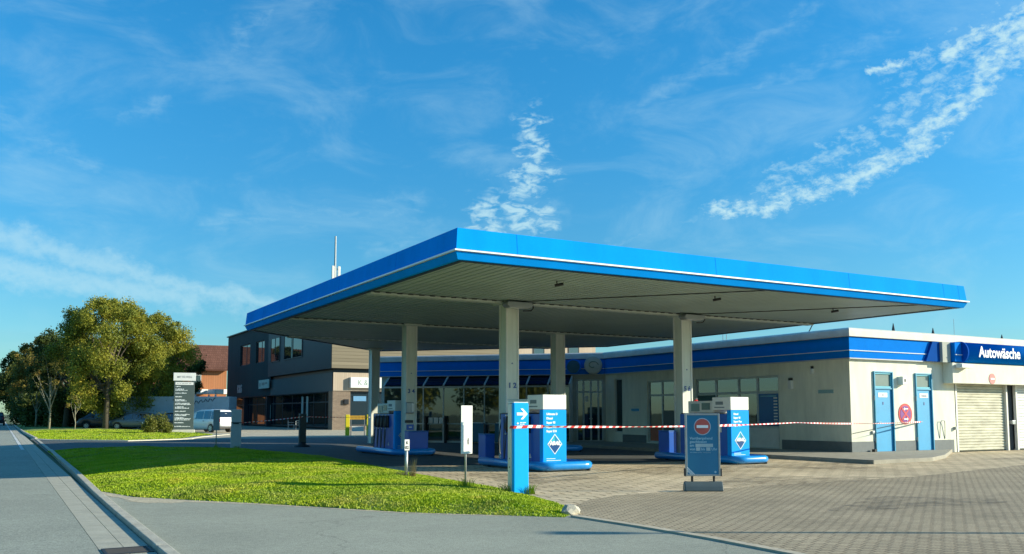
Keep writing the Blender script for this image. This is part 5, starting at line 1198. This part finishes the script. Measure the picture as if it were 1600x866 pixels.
def tree(loc, H_, cr, label, m=LA, bark=BARK, n=26000, size=.13, seed=1, low=.28, lean=(0, 0), name='broadleaf_tree', group='trees along the verge', tr=.22, nb=46, open_=.0, flat=1.0):
    t = thing(name, label, 'tree', loc, 0, group); r = random.Random(seed); zc = H_*(low+(1-low)*.5); rz = H_*(1-low)*.5
    g = G(); trunk = [(0, 0, -.1), (lean[0]*.3+.05, lean[1]*.3, H_*.2), (lean[0]*.6, lean[1]*.6, H_*.42), (lean[0], lean[1], H_*.7)]
    g.tube(trunk, [tr, tr*.8, tr*.6, tr*.22], 10)
    blobs = []; ends = []
    for k in range(nb):
        a = r.uniform(0, 2*math.pi); z = r.uniform(-1, 1); q = math.sqrt(max(0, 1-z*z*.9))*r.uniform(.45, .92)
        x, y = q*cr*math.cos(a)*flat, q*cr*math.sin(a); s = cr*r.uniform(.10, .28)
        blobs.append((lean[0]+x, lean[1]+y, zc+z*rz*.84, s)); ends.append(blobs[-1][:3])
    for k in range(nb//3): a = r.uniform(0, 6.28); q = cr*r.uniform(.2, .9); blobs.append((lean[0]+q*math.cos(a), lean[1]+q*math.sin(a), zc+rz*math.sqrt(max(0, 1-(q/cr)**2))*.96, cr*r.uniform(.07, .15)))
    for e in ends[::2]:
        b = Vector(e); s0 = Vector((lean[0]*.5, lean[1]*.5, H_*r.uniform(.22, .5))); mid = s0.lerp(b, .5)+Vector((r.uniform(-.3, .3), r.uniform(-.3, .3), r.uniform(0, .6)))
        g.tube([s0, mid, b], [tr*.4, tr*.22, tr*.06], 6, caps=False)
    g.build('trunk', bark, t, smooth=True, recalc=False); leaves('crown', m, blobs, n, size, t, seed); return t
tree((8.1, 86, 0), 11.5, 5.0, 'large olive green tree with a thick pale trunk, tallest on the verge', seed=11, n=80000, size=.09, low=.09, nb=60, tr=.30, bark=BARK)
tree((12.0, 90.0, 0), 11.0, 4.4, 'broad olive tree overhanging the parked cars beside the pylon', seed=12, n=64000, size=.09, low=.12, nb=56, tr=.3)
tree((5.6, 97, 0), 10.2, 4.2, 'dark bushy tree left of the largest tree', LB, seed=13, n=40000, size=.11, low=.1, tr=.3)
tree((4.3, 113, 0), 9.8, 3.8, 'autumn tinted tree behind the thin bare tree', LC, seed=14, n=28000, size=.12, low=.2)
tree((3.2, 128, 0), 9.6, 4.0, 'dark roadside tree second from the left', LB, seed=15, n=24000, size=.13, low=.15)
tree((4.0, 150, 0), 10.2, 4.4, 'dense roadside tree near the white guard rail', LA, seed=16, n=22000, size=.15, low=.1)
tree((2.6, 178, 0), 9.6, 4.4, 'roadside tree with a bare trunk beside the distant car', LC, seed=17, n=11000, size=.22, low=.3)
tree((5.2, 215, 0), 12.0, 6, 'farthest roadside tree at the left edge', LA, seed=18, n=9000, size=.28, low=.1)
tree((-12, 230, 0), 11.0, 6, 'distant tree across the road at the left edge', LA, seed=19, n=8000, size=.28, low=.1)
tree((18.6, 114, 0), 10.0, 3.4, 'dark tree added left of the red house to mask its window reflection', LB, seed=20, n=24000, size=.12, low=.15)  # put in to cover the house's orange reflection in the office windows
t = tree((3.75, 87.5, 0), 6.6, 1.7, 'thin young tree with a pale bare trunk and sparse crown on the verge', LC, BARKL, n=1500, size=.07, seed=21, low=.5, name='young_tree', tr=.10, nb=26)
tree((3.1, 100, 0), 5.2, 1.5, 'young roadside tree with pale trunk, left of the thin bare tree', LB, BARKL, n=1800, size=.08, seed=22, low=.45, name='young_tree', tr=.1, nb=16)
tree((2.7, 112, 0), 5.2, 1.6, 'second young roadside tree left of the thin bare tree', LC, BARKL, n=2200, size=.09, seed=23, low=.4, name='young_tree', tr=.11, nb=16)
tree((5.4, 82, 0), 3.0, .7, 'short sapling in the shade right of the thin bare tree', LC, BARKL, n=500, size=.07, seed=24, low=.5, name='young_tree', tr=.045, nb=8)
def bushy(name, label, loc, rx, ry, rz, m, n, size, seed, cat='bush'):
    t = thing(name, label, cat, loc); r = random.Random(seed)
    blobs = [(r.uniform(-.72, .72)*rx, r.uniform(-.72, .72)*ry, r.uniform(.15, .85)*rz, r.uniform(.22, .4)*rz) for _ in range(max(14, int(rx*5)))]
    g = G()
    for b in blobs[::2]: g.tube([(b[0]*.3, b[1]*.3, 0), (b[0]*.7, b[1]*.7, b[2]*.5), b[:3]], [.03, .02, .008], 5, caps=False)
    g.build('stems', BARK, t, recalc=False); leaves('foliage', m, blobs, n, size, t, seed); return t
bushy('shrub', 'round yellow green shrub on the verge left of the directory pylon', (9.25, 63.8, 0), 1.05, .9, 1.3, leafmat('leaves_yellow', [(.05, .07, .012), (.13, .15, .02), (.26, .22, .04)], 1.2), 5200, .055, 31)
for k, (x, y, lab) in enumerate(((7.0, 99, 'dark hedge clump behind the largest tree'), (10.5, 97, 'dark hedge clump behind the silver car'), (4.6, 106, 'dark hedge clump left of the largest tree'), (4.2, 124, 'dark hedge clump beyond the young trees'), (14.5, 100, 'dark hedge clump behind the box trailer'))):
    bushy('hedge', lab, (x, y, 0), 3.0, 2.2, 4.2, LB, 9000, .17, 40+k, 'hedge')
bushy('dry_tuft', 'dry straw coloured grass tuft at the foot of the marker post', (7.36, 16.9, .12), .08, .06, .1, MATS['leaves_autumn'], 60, .02, 61, 'grass tuft')
tf = [o for o in C.objects if o.name.startswith('dry_tuft')][0]
g = G(); r_ = random.Random(5)
for k in range(46):
    a = r_.uniform(0, 6.28); l = r_.uniform(.12, .42); s = r_.uniform(.05, .32)*l; x0, y0 = r_.uniform(-.06, .06), r_.uniform(-.05, .05)
    g.tube([(x0, y0, 0), (x0+.4*s*math.cos(a), y0+.4*s*math.sin(a), l*.6), (x0+s*math.cos(a), y0+s*math.sin(a), l)], [.004, .003, .001], 3, caps=False)
g.build('dry_stalks', mat('straw', (.42, .33, .16), .8), tf, recalc=False)
for k, (x, y, h_) in enumerate(((-22, -34, 9), (-13, -38, 10), (-4, -36, 8), (5, -40, 10), (13, -44, 9), (-30, -20, 10))):
    tree((x, y, 0), h_, 5.0, ['tree behind the camera, leftmost of its row', 'second tree of the row behind the camera', 'third tree of the row behind the camera', 'fourth tree of the row behind the camera', 'fifth tree of the row behind the camera', 'lone tree behind the camera on the left'][k], LA, n=5000, size=.28, seed=90+k, group='trees behind the camera', low=.12)
for k, (x, y, z, lab) in enumerate(((7.28, 14.3, .1, 'tangled grass tuft at the foot of the tall white sign'), (8.13, 13.55, .02, 'grass tuft at the right foot of the blue arrow pillar'), (7.78, 13.7, .03, 'grass tuft at the left foot of the blue arrow pillar'), (7.14, 16.95, .1, 'green tuft at the left foot of the marker post'), (7.14, 34.9, .08, 'dark tuft at the foot of the small grey sign'), (8.2, 36.2, .0, 'weeds round the foot of the pale box pillar'))):
    t = thing('grass_tuft', lab, 'grass tuft', (x, y, z)); g = G()
    for q in range(60):
        a = r_.uniform(0, 6.28); l = r_.uniform(.06, .17); s = r_.uniform(.3, .9)*l; x0, y0 = r_.gauss(0, .06), r_.gauss(0, .05)
        g.tube([(x0, y0, -.02), (x0+.4*s*math.cos(a), y0+.4*s*math.sin(a), l*.7), (x0+s*math.cos(a), y0+s*math.sin(a), l)], [.005, .004, .001], 3, caps=False)
    g.build('blades', GRASS if k != 3 else MATS['straw'], t, recalc=False)
# small stone at the tip of the grass
bm = bmesh.new(); bmesh.ops.create_icosphere(bm, subdivisions=2, radius=.1)
for v in bm.verts: v.co = Vector((v.co.x*1.5, v.co.y*.9, v.co.z*.9))*(1+.14*math.sin(v.co.x*37+v.co.y*23+v.co.z*31))
me = bpy.data.meshes.new('kerb_boulder'); bm.to_mesh(me); bm.free(); me.materials.append(KERBM); o = bpy.data.objects.new('kerb_boulder', me); C.objects.link(o); o.location = (7.05, 10.62, .04)
tag(o, 'pale broken stone at the tip of the grass beside the paving', 'stone')

# ------------------------------------------------------------------ outside the frame: lamp post whose shadow crosses the paving, unseen trees added over the road to cut west skylight
t = thing('lamp_post', 'grey street lamp post standing right of the picture', 'lamp post', (17.9, 1.8, 0))
g = G(); g.cyl((0, 0, 0), (0, 0, 4.6), .07, .045, n=12); g.build('pole', GALV, t, smooth=True)
g = G(); g.cyl((0, 0, 4.6), (0, 0, 4.9), .10, .16, n=16); g.build('lamp_head', GREYM, t)
for k, (x, y, h_, lab) in enumerate(((-14, 18, 10, 'added unseen tree across the road nearest the camera'), (-16, 27, 11, 'second added unseen tree across the road'), (-18, 37, 12, 'third added unseen tree across the road'), (-20, 47, 11, 'fourth added unseen tree across the road'), (-24, 58, 12, 'tall fifth added unseen tree across the road'))):
    tree((x, y, 0), h_, 5.2, lab, LA, n=9000, size=.24, seed=70+k, group='added trees across the road', low=.15)

# ------------------------------------------------------------------ wear on the ground: oil stains and repairs, thin irregular patches
def stain(x, y, rx, ry, z, m, seed, name='oil_stain'):
    r = random.Random(seed); pts = []
    for k in range(28):
        a = 2*math.pi*k/28; q = 1+.22*math.sin(3*a+seed)+.12*r.uniform(-1, 1); pts.append((x+rx*q*math.cos(a), y+ry*q*math.sin(a)))
    return sheet(name, pts, z, m)
STAIN = bpy.data.materials.new('oil_stain'); STAIN.use_nodes = True
nt = STAIN.node_tree; N = nt.nodes; L = nt.links; b = N['Principled BSDF']; b.inputs['Base Color'].default_value = (.05, .045, .035, 1); b.inputs['Roughness'].default_value = .6
gg_ = N.new('ShaderNodeNewGeometry'); nn_ = N.new('ShaderNodeTexNoise'); nn_.inputs['Scale'].default_value = 2.4; nn_.inputs['Detail'].default_value = 8; nn_.inputs['Roughness'].default_value = .75; L.new(gg_.outputs['Position'], nn_.inputs['Vector'])
mr_ = N.new('ShaderNodeMapRange'); mr_.inputs['From Min'].default_value = .42; mr_.inputs['From Max'].default_value = .75; mr_.inputs['To Max'].default_value = .6; L.new(nn_.outputs['Fac'], mr_.inputs[0])
tr_ = N.new('ShaderNodeBsdfTransparent'); mx_ = N.new('ShaderNodeMixShader'); L.new(mr_.outputs[0], mx_.inputs[0]); L.new(tr_.outputs[0], mx_.inputs[1]); L.new(b.outputs[0], mx_.inputs[2]); L.new(mx_.outputs[0], N['Material Output'].inputs['Surface'])
for k, (x, y, rx, ry, z) in enumerate(((19.3, 16.9, 2.0, 1.2, .003), (15.0, 17.6, 2.4, 1.3, .003), (10.3, 17.0, 1.2, 1.6, .003), (14.6, 13.6, 2.2, .9, .003), (12.6, 9.2, 1.7, .7, .006), (18.5, 8.0, 2.6, 1.1, .006), (30.5, 16, 3.2, 1.3, .006))):
    stain(x, y, rx, ry, z, STAIN, k)
